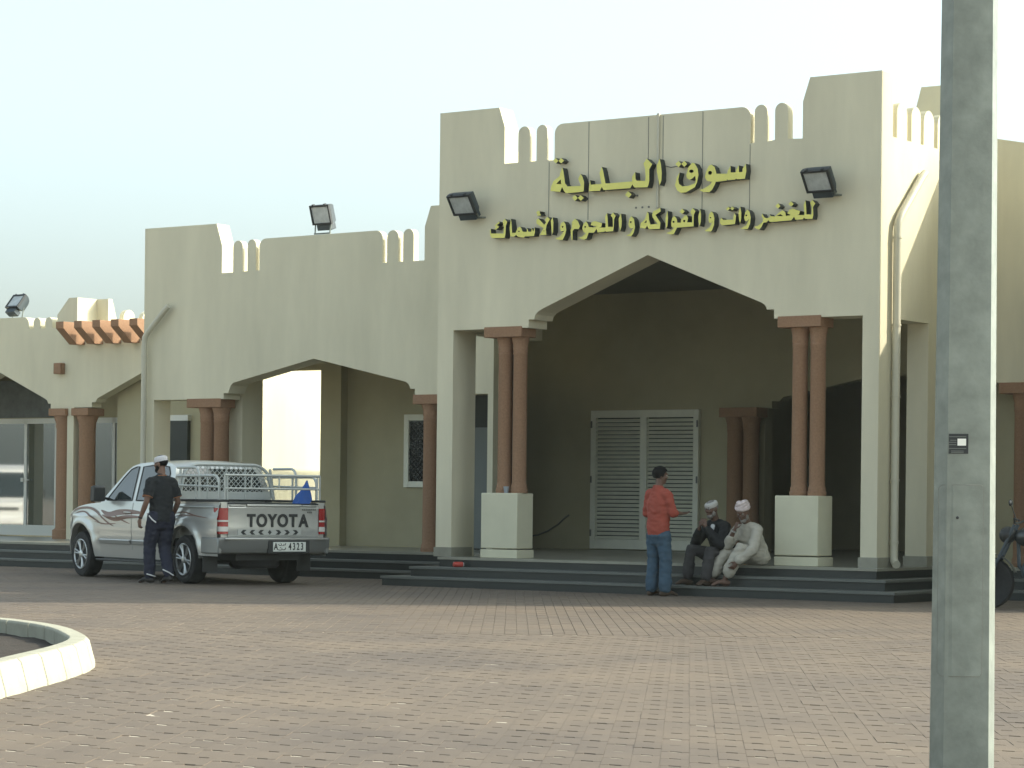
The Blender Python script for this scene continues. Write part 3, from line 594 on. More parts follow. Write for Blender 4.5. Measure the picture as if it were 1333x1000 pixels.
def pbox(mb,x0,x1,z0,z1,off):
    mb.add([post_p(x0,z0,off),post_p(x1,z0,off),post_p(x1,z1,off),post_p(x0,z1,off)],[(0,1,2,3)])
pl=MB(); pbox(pl,-.079,-.004,1.400,1.478,.002); plate=pl.build('data_plate', M['black'], lp, LO)
pw=MB(); pbox(pw,-.046,-.013,1.432,1.459,.0032); pw.build('sticker', mat('white_sticker',(.75,.75,.7),.5), plate, LO)
pt=MB()
for z,a_,c_ in ((1.446,-.08,-.05),(1.437,-.08,-.05),(1.454,-.074,-.05),(1.422,-.08,-.012),(1.412,-.07,-.022),(1.406,-.07,-.022),(1.468,-.078,-.012)): pbox(pt,a_,c_,z-.003,z,.0032)
pt.build('plate_text', mat('plate_print',(.12,.13,.12),.6), plate, LO)
b=MB(); b.tube([(1.785,10,8.1),(1.785,9.9,8.6),(1.785,9.2,8.9),(1.785,8.4,9.0)],.04,10); b.build('arm', M['galv'], lp, LO, smooth=50)
MB().ell((1.785,8.2,9.0),(.14,.34,.07)).build('lamp_head', M['galv'], lp, LO)

# --- little things on the steps
can = thing('soda_can','red drink can with a pale end lying on the upper step','can',(-.66,-.33,.267),20)
b=MB(); b.lathe([(.022,-.075),(.034,-.066),(.036,-.055),(.036,.055),(.034,.064)],(0,0,.037),axis='x',n=16); b.build('body', mat('red_tin',(.45,.05,.035),.4), can, smooth=40)
b=MB(); b.lathe([(.033,.064),(.024,.078),(.022,.076)],(0,0,.037),axis='x',n=16); b.build('end', mat('pale_tin',(.6,.6,.58),.35), can, smooth=40)
tb = thing('tea_glass','small grey cup standing between the left twin columns on the pedestal','cup',(-.12,.03,1.296))
MB().lathe([(.028,0),(.04,.09),(.037,.09),(.027,.006)],(0,0,0),n=14).build('cup', mat('grey_cup',(.30,.33,.36),.4), tb, smooth=50)

# ------------------------------------------------------------------ the pickup
M.update(
 paint = mat('silver_paint',(.50,.505,.475),.28,metal=.45,spec=.5,coat=.6),
 tyre = mat('tyre_rubber',(.018,.018,.018),.85,noise=.2,nscale=30),
 rim = mat('alloy_rim',(.55,.56,.54),.3,metal=.7),
 trim = mat('black_trim',(.02,.022,.022),.5),
 carglass = mat('car_glass',(.02,.028,.03),.04,spec=.9),
 redlamp = mat('red_lamp_lens',(.33,.012,.015),.12,spec=.8,coat=.5),
 clear = mat('clear_lamp_lens',(.62,.60,.56),.12,spec=.8),
 stripe = mat('brown_decal',(.19,.105,.08),.4),
 bumper = mat('grey_bumper',(.26,.27,.26),.35,metal=.5),
 rack = mat('painted_rack_tube',(.46,.48,.45),.4,metal=.2),
 mesh = mat('rack_mesh_wire',(.50,.52,.48),.4,metal=.2),
)
CARP=(-4.43,34.85,0)
def pickup():
    fwd = Vector((-.574,.819,0)); left=Vector((-.819,-.574,0))
    half=.86
    base = Vector(CARP)-left*.76                # rear axle mid
    t = thing('pickup_truck','silver double cab pickup with brown side stripes and a tube rack on its bed','pickup',tuple(base),math.degrees(math.atan2(fwd.y,fwd.x)),local=False)
    WB=3.24; WR=.335
    def hw(x):
        if x>3.75: return .60+ .18*max(0,(3.95-x)/.2)**.6
        if x>3.2: return .78+.08*(1-((x-3.2)/.55)**2)
        return .86
    def zt(x):
        if x<=.46: return 1.13
        if x<2.55: return 1.12
        q=(x-2.55)/1.4; return 1.10-.05*q-.20*q**3
    def zl(x):
        b = .31 if .4<x<2.8 else (.40 if x<=.4 else .33)
        for cx,r in ((0,.47),(WB,.46)):
            if abs(x-cx)<r: b=max(b,.33+math.sqrt(r*r-(x-cx)**2))
        return b
    def ys(x,z,off=0):
        y=hw(x)-.045*((z-.70)/.45)**2 - (.02 if z<.55 and .5<x<2.7 else 0)
        for cx in (0,WB):
            d=math.hypot(x-cx,z-.33); y+= .028*math.exp(-((d-.49)/.07)**2)
        y += .012*math.exp(-((z-.90)/.025)**2) - .010*math.exp(-((z-.62)/.05)**2)
        return y+off
    xs=sorted(set([round(-.97+i*.06,3) for i in range(82) if -.97+i*.06<3.93]+[3.93]+[round(cx+r*math.cos(R(a)),3) for cx,r in ((0,.47),(WB,.46)) for a in range(0,181,8)]))
    b=MB(); NZ=16
    for sg in (1,-1):
        rows=[]
        for x in xs:
            a,c=zl(x),zt(x); r=[]
            for k in range(NZ+1):
                z=a+(c-a)*k/NZ; r.append((x,sg*ys(x,z),z))
            rows.append(r)
        b.grid(rows,flip=sg<0)
        # arch lips
        for cx,r_ in ((0,.47),(WB,.46)):
            lip=[]
            for a in range(0,181,8):
                x=cx+r_*math.cos(R(a)); z=max(.33,.33+r_*math.sin(R(a))); lip.append([(x,sg*ys(x,z),z),(x,sg*(ys(x,z)-.09),z-.0)])
            b.grid(lip)
    # bonnet and front
    hx=[x for x in xs if x>=2.5]; rows=[]
    for x in hx:
        w_=ys(x,zt(x)); rows.append([(x,w_*(k/8-1) if k<=8 else w_*(k/8-1),zt(x)+.055*(1-(k/8-1)**2)) for k in range(17)])
    b.grid(rows)
    x=3.93; rows=[]
    for z in (.33,.5,.62,.75,.82,zt(x)):
        w_=ys(x,z); rows.append([(x+.09*(1-abs(k/8-1)**2.5),w_*(k/8-1),z+(.055*(1-(k/8-1)**2) if z==zt(x) else 0)) for k in range(17)])
    b.grid(rows)
    # bed walls: rails, inner faces, floor, bulkhead
    for sg in (1,-1):
        b.box(-.95,.44,sg*.70 if sg>0 else -.825,sg*.825 if sg>0 else -.70,1.09,1.13)
        b.box(-.93,.42,.68 if sg>0 else -.70,.70 if sg>0 else -.68,.62,1.09)
    b.box(-.93,.42,-.70,.70,.60,.63); b.box(.40,.46,-.82,.82,.62,1.12)
    # rear corner posts
    for sg in (1,-1): b.box(-.97,-.90,min(sg*.70,sg*.80),max(sg*.70,sg*.80),.60,1.12)
    # cab: planar sides leaning in
    def yw(z): return .815-.165*((z-1.10)/.58)
    prof=[(2.66,1.10),(2.30,1.38),(2.06,1.555),(1.92,1.625),(1.7,1.665),(1.3,1.685),(.95,1.68),(.70,1.655),(.58,1.60),(.53,1.50),(.47,1.10)]
    for sg in (1,-1):
        b.add([(x,sg*yw(z),z) for x,z in prof],[tuple(range(len(prof)))])
    rows=[[(x,yw(z)*(k/8-1),z+(.035*(1-(k/8-1)**2) if z>1.6 else 0)+0) for k in range(17)] for x,z in prof]
    b.grid(rows)
    b.box(.48,2.6,-.80,.80,.34,.40)
    body=b.build('body',M['paint'],t,smooth=32)
    # doors: slightly proud skins
    def skin(x0,x1,z0,z1,off,nx=14,nz=10,sg=1):
        rows=[]
        for i in range(nx+1):
            x=x0+(x1-x0)*i/nx; rows.append([(x,sg*ys(x,z0+(z1-z0)*k/nz,off),z0+(z1-z0)*k/nz) for k in range(nz+1)])
        return rows
    for sg in (1,-1):
        for (x0,x1,n) in ((1.575,2.60,'front'),(.60,1.555,'rear')):
            dm=MB()
            x0b=x0+(.0 if n=='front' else .0)
            rows=skin(x0,x1,.43,1.10,.007,sg=sg)
            if n=='rear':
                rows=[]
                for i in range(15):
                    x=x0+(x1-x0)*i/14; zb=max(.43,.33+math.sqrt(max(0,.52**2-x*x))) if x<.52 else .43; rows.append([(x,sg*ys(x,zb+(1.10-zb)*k/10,.007),zb+(1.10-zb)*k/10) for k in range(11)])
            dm.grid(rows,flip=sg<0)
            # rim back to the body
            e=[rows[0],rows[-1],[r[0] for r in rows],[r[-1] for r in rows]]
            for q in e: dm.grid([q,[(p[0],p[1]-sg*.012,p[2]) for p in q]])
            dr=dm.build('door',M['paint'],t,smooth=40)
            hx_=x0+.13; h=MB(); yy=ys(hx_,.955); h.tube([(hx_-.10,sg*(yy+.01),.955),(hx_-.08,sg*(yy+.035),.96),(hx_+.06,sg*(yy+.035),.96),(hx_+.09,sg*(yy+.01),.955)],[(.011,.016)]*4,8); h.build('handle',M['clear'] if False else M['rim'],dr,smooth=50)
            sk=MB(); sk.grid([[(x,sg*ys(x,z,o_),z) for z,o_ in ((.50,.007),(.515,.03),(.56,.03),(.575,.007))] for x in [x0+.02+(x1-x0-.04)*i/10 for i in range(11)]],flip=sg<0)
            if n=='front' or True: sk.build('side_moulding',M['paint'],dr,smooth=30)
        # window glass
        for poly,nm in (([(2.47,1.135),(2.32,1.27),(2.10,1.46),(1.93,1.58),(1.78,1.615),(1.70,1.62),(1.66,1.135)],'window'),([(1.53,1.135),(1.57,1.615),(1.30,1.635),(.98,1.632),(.78,1.61),(.70,1.52),(.66,1.135)],'window')):
            wm=MB(); vs=[(x,sg*(yw(z)+.004),z) for x,z in poly]; vi=[(x,sg*(yw(z)-.01),z) for x,z in poly]; n_=len(poly)
            wm.add(vs+vi,[tuple(range(n_))]+[(i,(i+1)%n_,n_+(i+1)%n_,n_+i) for i in range(n_)])
            wo=wm.build(nm,M['carglass'],t,smooth=0)
            rb=MB(); pp=[(x,sg*(yw(z)+.004),z) for x,z in poly]+[(poly[0][0],sg*(yw(poly[0][1])+.004),poly[0][1])]
            rb.tube(pp,.010,5); rb.build('window_seal',M['trim'],wo,smooth=0)
    # windscreen, rear window, grille, headlights
    ws=MB(); rows=[]
    for (x,z) in ((2.60,1.155),(2.30,1.392),(2.08,1.555)): rows.append([(x+.012,(yw(z)-.06)*(k/6-1),z+.012) for k in range(13)])
    ws.grid(rows); ws.build('windscreen',M['carglass'],t)
    rw_=MB().add([(.460,-.68,1.15),(.460,.68,1.15),(.520,.60,1.50),(.520,-.60,1.50),(.566,.56,1.595),(.566,-.56,1.595)],[(0,1,2,3),(3,2,4,5)]); rw_.build('rear_window',M['carglass'],t,smooth=0)
    MB().box(3.97,4.03,-.40,.40,.62,.80).build('grille',M['trim'],t,bevel=.01)
    for sg in (1,-1):
        hl=MB(); rows=[]
        for x in (3.62,3.72,3.82,3.90,3.94):
            rows.append([(x+.004*(1 if x>3.9 else 0),sg*(ys(x,z)+.008),z) for z in (.70,.76,.82,zt(x)-.035-.02*(x-3.62))])
        hl.grid(rows,flip=sg<0); hl.build('headlight',M['clear'],t)
        # mirror
        m=MB(); m.tube([(2.40,sg*.80,1.15),(2.40,sg*.93,1.17)],.022,6)
        m.prism([(2.33,1.12),(2.33,1.32),(2.36,1.345),(2.45,1.33),(2.47,1.14),(2.44,1.11)],sg*.90,sg*1.08)
        m.build('wing_mirror',M['trim'],t,bevel=.012)
        # running board
        MB().box(.55,2.72,min(sg*.74,sg*.86),max(sg*.74,sg*.86),.255,.285).build('side_step',M['trim'],t,bevel=.008)
        MB().box(-.95,.44,min(sg*.66,sg*.845),max(sg*.66,sg*.845),1.132,1.165).build('bed_rail',M['trim'],t,bevel=.008)
        hk=MB(); yk=ys(-.2,1.06); hk.tube([(-.85,sg*(yk+.012),1.06),(-.4,sg*(yk+.016),1.06),(0,sg*(yk+.016),1.06),(.40,sg*(yk+.012),1.06)],.011,6); hk.build('hook_bar',M['rack'],t)
    # decals on the sides: curved bands
    def band(pts,wd,sg,n=26):
        out=[]; P=[Vector((a,c)) for a,c in pts]
        for i in range(n+1):
            q=i/n*(len(P)-1); k=min(int(q),len(P)-2); f=q-k
            p0=P[max(k-1,0)];p1=P[k];p2=P[k+1];p3=P[min(k+2,len(P)-1)]
            c=.5*((2*p1)+(p2-p0)*f+(2*p0-5*p1+4*p2-p3)*f*f+(3*p1-p0-3*p2+p3)*f**3); out.append(c)
        rows=[]
        for i,c in enumerate(out):
            tg=(out[min(i+1,n)]-out[max(i-1,0)]).normalized(); nn=Vector((-tg.y,tg.x)); wv=wd*math.sin(math.pi*min(.98,max(.03,(i+.2)/n)))**.6
            rows.append([(q.x,sg*ys(q.x,q.y,.011),q.y) for q in (c-nn*wv*.5,c,c+nn*wv*.5)])
        return rows
    for sg in (1,-1):
        d=MB()
        for pts,wd in (([(3.75,.86),(3.45,.99),(3.0,1.02),(2.7,.96),(2.35,.82),(2.12,.76)],.035),([(3.5,.93),(3.15,.965),(2.85,.88),(2.5,.78)],.022),([(2.56,.985),(2.3,.93),(2.0,.96),(1.6,.97),(1.2,.955)],.085),([(2.5,.92),(2.1,.86),(1.7,.90),(1.2,.90)],.06),([(2.75,.82),(2.4,.79),(2.05,.80)],.018),([(2.2,.95),(1.9,.86),(1.6,.80)],.022),([(1.1,.95),(.7,.93),(.35,.90)],.05),([(.30,.96),(0,.985),(-.35,.94),(-.75,.91)],.018),([(.30,.92),(0,.945),(-.3,.935)],.014)):
            d.grid(band(pts,wd,sg),flip=sg<0)
        d.build('stripe_decal',M['stripe'],t,smooth=60)
    # tailgate
    tg=MB(); rows=[]
    for z,xo in ((.655,-.985),(.69,-1.0),(.80,-.992),(.95,-.992),(1.055,-1.0),(1.075,-.99)): rows.append([(xo,y,z) for y in [-.70+i*.1 for i in range(15)]])
    tg.grid(rows); tg.box(-.985,-.93,-.70,.70,.655,1.10)
    gate=tg.build('tailgate',M['paint'],t,smooth=30)
    hb=MB(); hb.tube([(-1.0,.42,1.088),(-1.0,-.42,1.088)],.018,8); hb.build('handle_bar',M['paint'],gate)
    MB().box(-1.004,-.93,-.695,.695,1.102,1.118).build('top_trim',M['trim'],gate)
    for sg in (1,-1): MB().box(-1.012,-.985,sg*.56-.12,sg*.56+.12,1.080,1.095).build('latch',M['rim'],gate,bevel=.004)
    def text(body,size,loc,m,parent,name,bold=.0,sx=1.0):
        cu=bpy.data.curves.new(name,'FONT'); cu.body=body; cu.size=size; cu.extrude=.003; cu.align_x='CENTER'; cu.align_y='CENTER'; cu.offset=bold
        tmp=bpy.data.objects.new('tmp',cu); COL.objects.link(tmp)
        me=bpy.data.meshes.new_from_object(tmp.evaluated_get(bpy.context.evaluated_depsgraph_get())); bpy.data.objects.remove(tmp)
        me.materials.clear(); me.materials.append(m)
        o=bpy.data.objects.new(name,me); COL.objects.link(o); o.parent=parent
        o.matrix_local=Matrix.Translation(loc)@Matrix.Rotation(R(-90),4,'Z')@Matrix.Rotation(R(90),4,'X')@Matrix.Diagonal((sx,1,1,1)); return o
    for i,ch in enumerate('TOYOTA'):
        text(ch,.235,(-1.001,.40-.163*i-.05,.875),M['trim'],gate,'letter',.009,.86)
    st_=MB().box(-1.008,-1.0,-.42,.56,.688,.762); sticker=st_.build('sticker_strip',mat('reflective_strip',(.42,.43,.40),.4),gate)
    ch=MB()
    for i in range(7):
        y=.47-.134*i
        if i==3: q=[(y-.03,.725),(y,.757),(y+.03,.725),(y,.693)]
        elif i<3: q=[(y+.045,.725),(y+.01,.757),(y-.045,.757),(y-.005,.725),(y-.045,.693),(y+.01,.693)]
        else: q=[(y-.045,.725),(y-.01,.757),(y+.045,.757),(y+.005,.725),(y+.045,.693),(y-.01,.693)]
        ch.prism(q,-1.010,-1.008,'x')
    ch.build('chevron',M['trim'],sticker,smooth=0)
    sm=MB()
    for y0,y1,z in ((-.44,-.64,1.035),(-.52,-.60,1.0)):
        k=y0
        while k>y1: sm.box(-1.005,-1.0,k-.02,k,z-.011,z+.011); k-=.028
    sm.build('badge',M['wire'],gate)
    # tail lamps
    for sg in (1,-1):
        y0,y1=(.705,.80)
        def lamp(z0,z1,m,name,par,grow=0):
            k=MB(); rows=[]
            for (x,y) in ((-1.0-grow,y0),(-1.0-grow,y1-.03),(-.985-grow*.7,y1+.01+grow),(-.95,y1+.035+grow),(-.88,y1+.042+grow),(-.84,y1+.04+grow)):
                rows.append([(x,sg*y,z) for z in (z0,z0+(z1-z0)*.5,z1)])
            k.grid(rows,flip=sg<0)
            for zz in (z0,z1):
                q=[(r[0][0],r[0][1],zz) for r in rows]; k.f.append(tuple(len(k.v)+i for i in range(len(q)))); k.v+=q; k.mi.append(0)
            return k.build(name,m,par,smooth=40)
        L=lamp(.70,1.05,M['redlamp'],'tail_lamp',t)
        lamp(.865,.888,M['clear'],'white_band',L,.004); lamp(.735,.80,M['clear'],'reversing_lens',L,.003)
    # bumper, plate
    bp=MB(); rows=[]
    for z,xo in ((.43,-.98),(.45,-1.05),(.52,-1.09),(.60,-1.10),(.625,-1.11),(.645,-1.105),(.655,-1.08),(.655,-.95)):
        rows.append([(xo+.07*abs(y/.86)**3.5+(0 if abs(y)<.84 else .0),y,z) for y in [-.86+i*.0573333 for i in range(31)]])
    bp.grid(rows); bump=bp.build('rear_bumper',M['bumper'],t,smooth=40)
    for sg in (1,-1): MB().box(-1.02,-.52,min(sg*.80,sg*.865),max(sg*.80,sg*.865),.43,.655).build('bumper_corner',M['bumper'],bump,bevel=.02)
    MB().box(-1.114,-1.06,-.80,.80,.628,.648).build('step_strip',M['rim'],bump,bevel=.005)
    MB().box(-1.112,-1.06,-.50,.14,.44,.62).build('plate_recess',M['trim'],bump,bevel=.005)
    pl_=MB().box(-1.122,-1.112,-.435,.075,.465,.595).build('number_plate',mat('plate_white',(.66,.68,.62),.4),t,bevel=.003)
    for chx,y,sz,sx in (('A',.035,.125,.7),('4',-.185,.135,.62),('3',-.248,.135,.62),('2',-.311,.135,.62),('3',-.374,.135,.62)):
        text(chx,sz,(-1.1235,y,.53),M['trim'],pl_,'character',.003,sx)
    ar=MB()   # small Arabic word in two lines on the plate
    def stroke(ps): ar.tube([(-1.1235,a_,c_) for a_,c_ in ps],.0055,5)
    stroke([(-.005,.565),(-.02,.55),(-.05,.55),(-.05,.575)]); stroke([(-.065,.55),(-.09,.55),(-.09,.57)]); stroke([(-.105,.55),(-.12,.58)]); stroke([(-.03,.582),(-.033,.582)])
    stroke([(0,.49),(-.03,.485),(-.06,.49),(-.06,.51)]); stroke([(-.07,.49),(-.10,.49),(-.115,.505),(-.115,.52)]); stroke([(-.03,.52),(-.045,.518)])
    ar.build('plate_script',M['trim'],pl_)
    # wheels
    def wheel(x,y):
        sg=1 if y>0 else -1
        prof=[(.20,-.10),(.24,-.115),(.29,-.12),(.32,-.105),(.335,-.07),(.337,0),(.335,.07),(.32,.105),(.29,.12),(.24,.115),(.20,.10)]
        c=(x,y,WR)
        tb_=MB(); o=len(tb_.v); n=40
        tb_.lathe(prof,c,'y',n); wo=tb_.build('wheel',M['tyre'],t,smooth=40)
        rm=MB(); 
        rm.lathe([(.218,.085*sg),(.222,.118*sg),(.214,.122*sg),(.202,.110*sg),(.198,.02*sg)],c,'y',36)
        for k in range(6):
            a=R(60*k+12)
            for da in (-.13,.13):
                q0=Vector((math.cos(a)*.03,0,math.sin(a)*.03)); q1=Vector((math.cos(a+da)*.205,0,math.sin(a+da)*.205))
                rm.tube([Vector(c)+q0+Vector((0,sg*.10,0)),Vector(c)+(q0+q1)*.5+Vector((0,sg*.098,0)),Vector(c)+q1+Vector((0,sg*.106,0))],[(.020,.012),(.017,.012),(.022,.012)],6,ref=(0,1,0))
        rm.lathe([(.062,.085*sg),(.060,.112*sg),(.045,.122*sg),(.02,.124*sg)],c,'y',18)
        rm.build('rim',M['rim'],wo,smooth=40)
        MB().lathe([(.19,.02*sg),(.19,.03*sg)],c,'y',24).build('brake',M['trim'],wo)
    for x in (0,WB):
        for y in (.735,-.735): wheel(x,y)
    u=MB(); u.box(-.85,3.6,-.50,.50,.34,.46); u.tube([(0,-.65,WR),(0,.65,WR)],.06,8); u.ell((0,0,WR),(.14,.16,.14)); u.build('underbody',M['trim'],t)
    sp=MB().lathe([(.18,.24),(.28,.23),(.32,.27),(.32,.36),(.28,.42),(.18,.42)],(-.52,.0,0),'z',28); sp.build('spare_wheel',M['tyre'],t)
    for sg in (1,-1): MB().box(-.56,-.54,min(sg*.62,sg*.84),max(sg*.62,sg*.84),.18,.44).build('mud_flap',M['trim'],t)
    # tube rack
    rk=bpy.data.objects.new('bed_rack',None); COL.objects.link(rk); rk.parent=t
    def hoop(pts,name='rack_tube',r=.019): return MB().tube(pts,r,8).build(name,M['rack'],rk,smooth=60)
    def rounded(x_end,z_top,y,z0=1.165,x0=.36,rr=.11):
        p=[(x0,y,z_top)]
        for a in range(90,-1,-15): p.append((x_end+rr-rr*math.cos(R(90-a))*0 - rr*(1-0) + rr*(1-math.sin(R(a))) if False else x_end+rr*(1-math.cos(R(90-a))) if False else x_end+rr-rr*math.sin(R(90-a)),y,z_top-rr+rr*math.cos(R(90-a))))
        return p+[(x_end,y,z0)]
    for sg in (1,-1):
        y=sg*.76
        hoop(rounded(-.28,1.60,y,rr=.14)); hoop(rounded(-.84,1.485,y,rr=.13))
        hoop([(.36,y,1.355),(-.84,y,1.335)],r=.015); hoop([(-.18,y,1.165),(-.18,y,1.47)],r=.015)
        hoop([(.34,y,1.165),(.37,y*.93,1.60)])
    # headboard: bent frame with a diamond lattice
    y0,y1=.75,.60
    fr_=[(.33,y0,1.165),(.355,.655,1.54)]+[(.36,.655-.13*math.sin(R(a))*.6-.13*(1-math.cos(R(a))),1.54+.11*math.sin(R(a))) for a in (30,60,90)]
    fr_=fr_+[(p[0],-p[1],p[2]) for p in fr_[::-1]]
    hoop(fr_,r=.023)
    for y in (-.30,0,.30): hoop([(.345,y,1.165),(.36,y,1.645)],r=.013)
    lt=MB()
    def inside(y,z): 
        lim=.75-(z-1.165)*.25 if z<1.54 else .655-(z-1.54)*1.0
        return abs(y)<lim-.01 and 1.27<z<1.64
    for sg in (1,-1):
        for i in range(-22,40):
            seg=[]
            for k in range(0,120):
                z=1.27+k*.0031*1.0; y=-1.2+i*.075+sg*(z-1.27)*1.0
                if inside(y,z): seg.append((.352,y,z))
            if len(seg)>3: lt.tube([seg[0],seg[-1]],.0055,4)
    lt.build('lattice',M['mesh'],rk,smooth=0)
    MB().box(.345,.355,-.72,.72,1.165,1.275).build('kick_plate',M['rack'],rk)
    # tailgate rack
    for z,r in ((1.495,.017),(1.315,.014)): hoop([(-.96,.74,z),(-.96,-.74,z)],r=r)
    for y in (.74,.70,-.70,-.74): hoop([(-.96,y,1.165),(-.96,y,1.50)],r=.014)
    for y in (.33,-.10): hoop([(-.96,y,1.315),(-.96,y,1.495)],r=.011)
    return t,base,fwd,left
PK,PKB,PKF,PKL = pickup()
# blue sheet in the bed corner
def tarp():
    p=PKB+PKF*(-.76)-PKL*.46
    t=thing('blue_sheet','crumpled bright blue sheet piled in the pickup bed by the tailgate','sheet',tuple(p+Vector((0,0,.63))),math.degrees(math.atan2(PKF.y,PKF.x)),local=False)
    rnd=random.Random(4); rows=[]
    n=22
    for i in range(n+1):
        r=[]
        for k in range(n+1):
            a,c=i/n*2-1,k/n*2-1
            h=max(0,1-((c+1)/2)**1.2)*(1-.35*abs(a)**2); z=.80*h+.025*math.sin(6*a+4*c)*h+.02*math.sin(9*c-5*a)
            r.append((a*.15,c*.22+.03,max(0.003,z)))
        rows.append(r)
    MB().grid(rows).build('cloth',mat('blue_cloth',(.01,.075,.30),.6,noise=.15,nscale=8),t,smooth=70)
tarp()

# ------------------------------------------------------------------ people
M.update(
 skin = mat('brown_skin',(.17,.09,.058),.55,noise=.08,nscale=20),
 skin2 = mat('dark_brown_skin',(.125,.066,.043),.55,noise=.08,nscale=20),
 hair = mat('black_hair',(.006,.005,.005),.75,noise=.3,nscale=60,bump=.6,bscale=120,spec=.15),
 greyhair = mat('grey_beard',(.22,.20,.18),.8,noise=.3,nscale=60),
 eye = mat('eye',(.5,.48,.45),.2), iris = mat('iris',(.015,.01,.008),.2),
 blacktee = mat('black_cotton',(.012,.014,.016),.9,bump=.5,bscale=26),
 piping = mat('orange_piping',(.35,.14,.06),.8),
 navy = mat('navy_tracksuit',(.014,.016,.034),.8,bump=.5,bscale=22),
 orange = mat('orange_shirt',(.32,.062,.038),.85,noise=.07,nscale=8,bump=.6,bscale=22),
 jeans = mat('blue_denim',(.045,.085,.125),.9,noise=.22,nscale=10,bump=.5,bscale=26),
 jacket = mat('black_jacket',(.008,.009,.010),.85,bump=.6,bscale=22),
 greytrous = mat('charcoal_cloth',(.045,.042,.042),.9,bump=.5,bscale=24),
 robe = mat('off_white_cotton',(.42,.39,.32),.9,noise=.08,nscale=9,bump=.7,bscale=20),
 turban = mat('pink_white_turban',(.62,.52,.50),.9,noise=.25,nscale=30,bump=.8,bscale=40),
 whitecap = mat('white_knit_cap',(.62,.60,.60),.9,noise=.08,nscale=60,bump=.6,bscale=90),
 greycap = mat('pale_knit_cap',(.50,.48,.44),.9,noise=.08,nscale=60,bump=.6,bscale=90),
 leather = mat('dark_leather',(.022,.018,.015),.6), sandal = mat('brown_sandal',(.06,.035,.02),.7),
 silver = mat('watch_steel',(.65,.65,.62),.25,metal=.8), whitecloth = mat('white_cloth',(.65,.65,.63),.9),
)
def blend(mb, voxel, smooth, mats, name):
    """join overlapping closed pieces into one continuous skin"""
    me = mb.mesh(name+'_raw', mats, smooth=0); o = bpy.data.objects.new('tmp', me); COL.objects.link(o)
    r = o.modifiers.new('r','REMESH'); r.mode='VOXEL'; r.voxel_size=voxel
    s = o.modifiers.new('s','SMOOTH'); s.factor=.5; s.iterations=smooth
    out = bpy.data.meshes.new_from_object(o.evaluated_get(bpy.context.evaluated_depsgraph_get()))
    bpy.data.objects.remove(o); out.materials.clear()
    for m in (mats if isinstance(mats,(list,tuple)) else [mats]): out.materials.append(m)
    out.polygons.foreach_set('use_smooth',[True]*len(out.polygons)); out.name=name
    return out
def obj(name, me, parent):
    o = bpy.data.objects.new(name, me); COL.objects.link(o)
    if parent: o.parent = parent
    return o
def Vv(p): return Vector(p)
def frame(yaw, tilt=0, roll=0):
    """columns right, forward, up of a head; yaw 0 looks along +y"""
    return (Matrix.Rotation(R(yaw),3,'Z')@Matrix.Rotation(R(tilt),3,'X')@Matrix.Rotation(R(roll),3,'Y'))
def head(mb, c, F, k=1.0):
    def e(p, r, rot=None): mb.ell(Vv(c)+F@(Vv(p)*k), tuple(x*k for x in r), F@rot if rot else F, 18, 12)
    e((0,-.008,.03),(.074,.092,.085)); e((0,.022,-.035),(.060,.070,.078)); e((0,.045,-.082),(.042,.045,.034))
    e((0,.085,.028),(.052,.014,.016)); e((0,.100,-.018),(.013,.020,.014)); e((0,.092,.004),(.009,.016,.026))
    e((.016,.090,-.020),(.010,.012,.009)); e((-.016,.090,-.020),(.010,.012,.009))
    e((0,.086,-.053),(.026,.012,.008)); e((0,.084,-.066),(.022,.012,.009))
    for s in (1,-1): e((s*.075,-.008,-.012),(.012,.022,.034)); e((s*.043,.058,-.02),(.026,.028,.022))
def eyes(parent, c, F, k=1.0):
    for s in (1,-1):
        MB().ell(Vv(c)+F@(Vv((s*.032,.080,.010))*k),(.013*k,.011*k,.009*k),F,10,8).ell(Vv(c)+F@(Vv((s*.032,.0885,.010))*k),(.006*k,.004*k,.006*k),F,8,6,mi=1).build('eye',[M['eye'],M['iris']],parent)
def hand(mb, w, d, n, side, curl=30, k=1.0, spread=5):
    """palm from the wrist along d, palm faces n, thumb leaves the palm's edge; side +1/-1 picks the thumb's side"""
    d=Vv(d).normalized(); n=(Vv(n)-d*Vv(n).dot(d)).normalized(); x=d.cross(n)*side; w=Vv(w)
    mb.tube([w-d*.02*k,w+d*.02*k,w+d*.055*k,w+d*.088*k],[(.024*k,.018*k),(.033*k,.016*k),(.041*k,.015*k),(.040*k,.012*k)],10,ref=x,round_caps=True)
    for i,(off,L) in enumerate(((.030,.072),(.010,.080),(-.010,.074),(-.029,.058))):
        p=w+d*.086*k+x*off*k; q=0; pts=[p]; ang=0
        for s_ in (.42,.32,.26):
            ang+=R(curl*(.8+.12*i)); dd=d*math.cos(ang)+n*math.sin(ang)+x*math.sin(R(spread))*(off/.03); p=p+dd.normalized()*L*s_*k; pts.append(p)
        mb.tube(pts,[.0095*k,.009*k,.0085*k,.007*k],7,round_caps=True)
    p=w+d*.025*k+x*.028*k; p1=p+(x*.8+d*.6+n*.25).normalized()*.035*k; p2=p1+(x*.35+d*.85+n*.4).normalized()*.03*k; p3=p2+(d*.9+n*.45).normalized()*.022*k
    mb.tube([p-x*.012*k,p,p1,p2,p3],[.013*k,.013*k,.0115*k,.010*k,.008*k],8,round_caps=True)
def limb(mb, pts, rad, n=12, ref=None): mb.tube(pts, rad, n, ref=ref, round_caps=True)
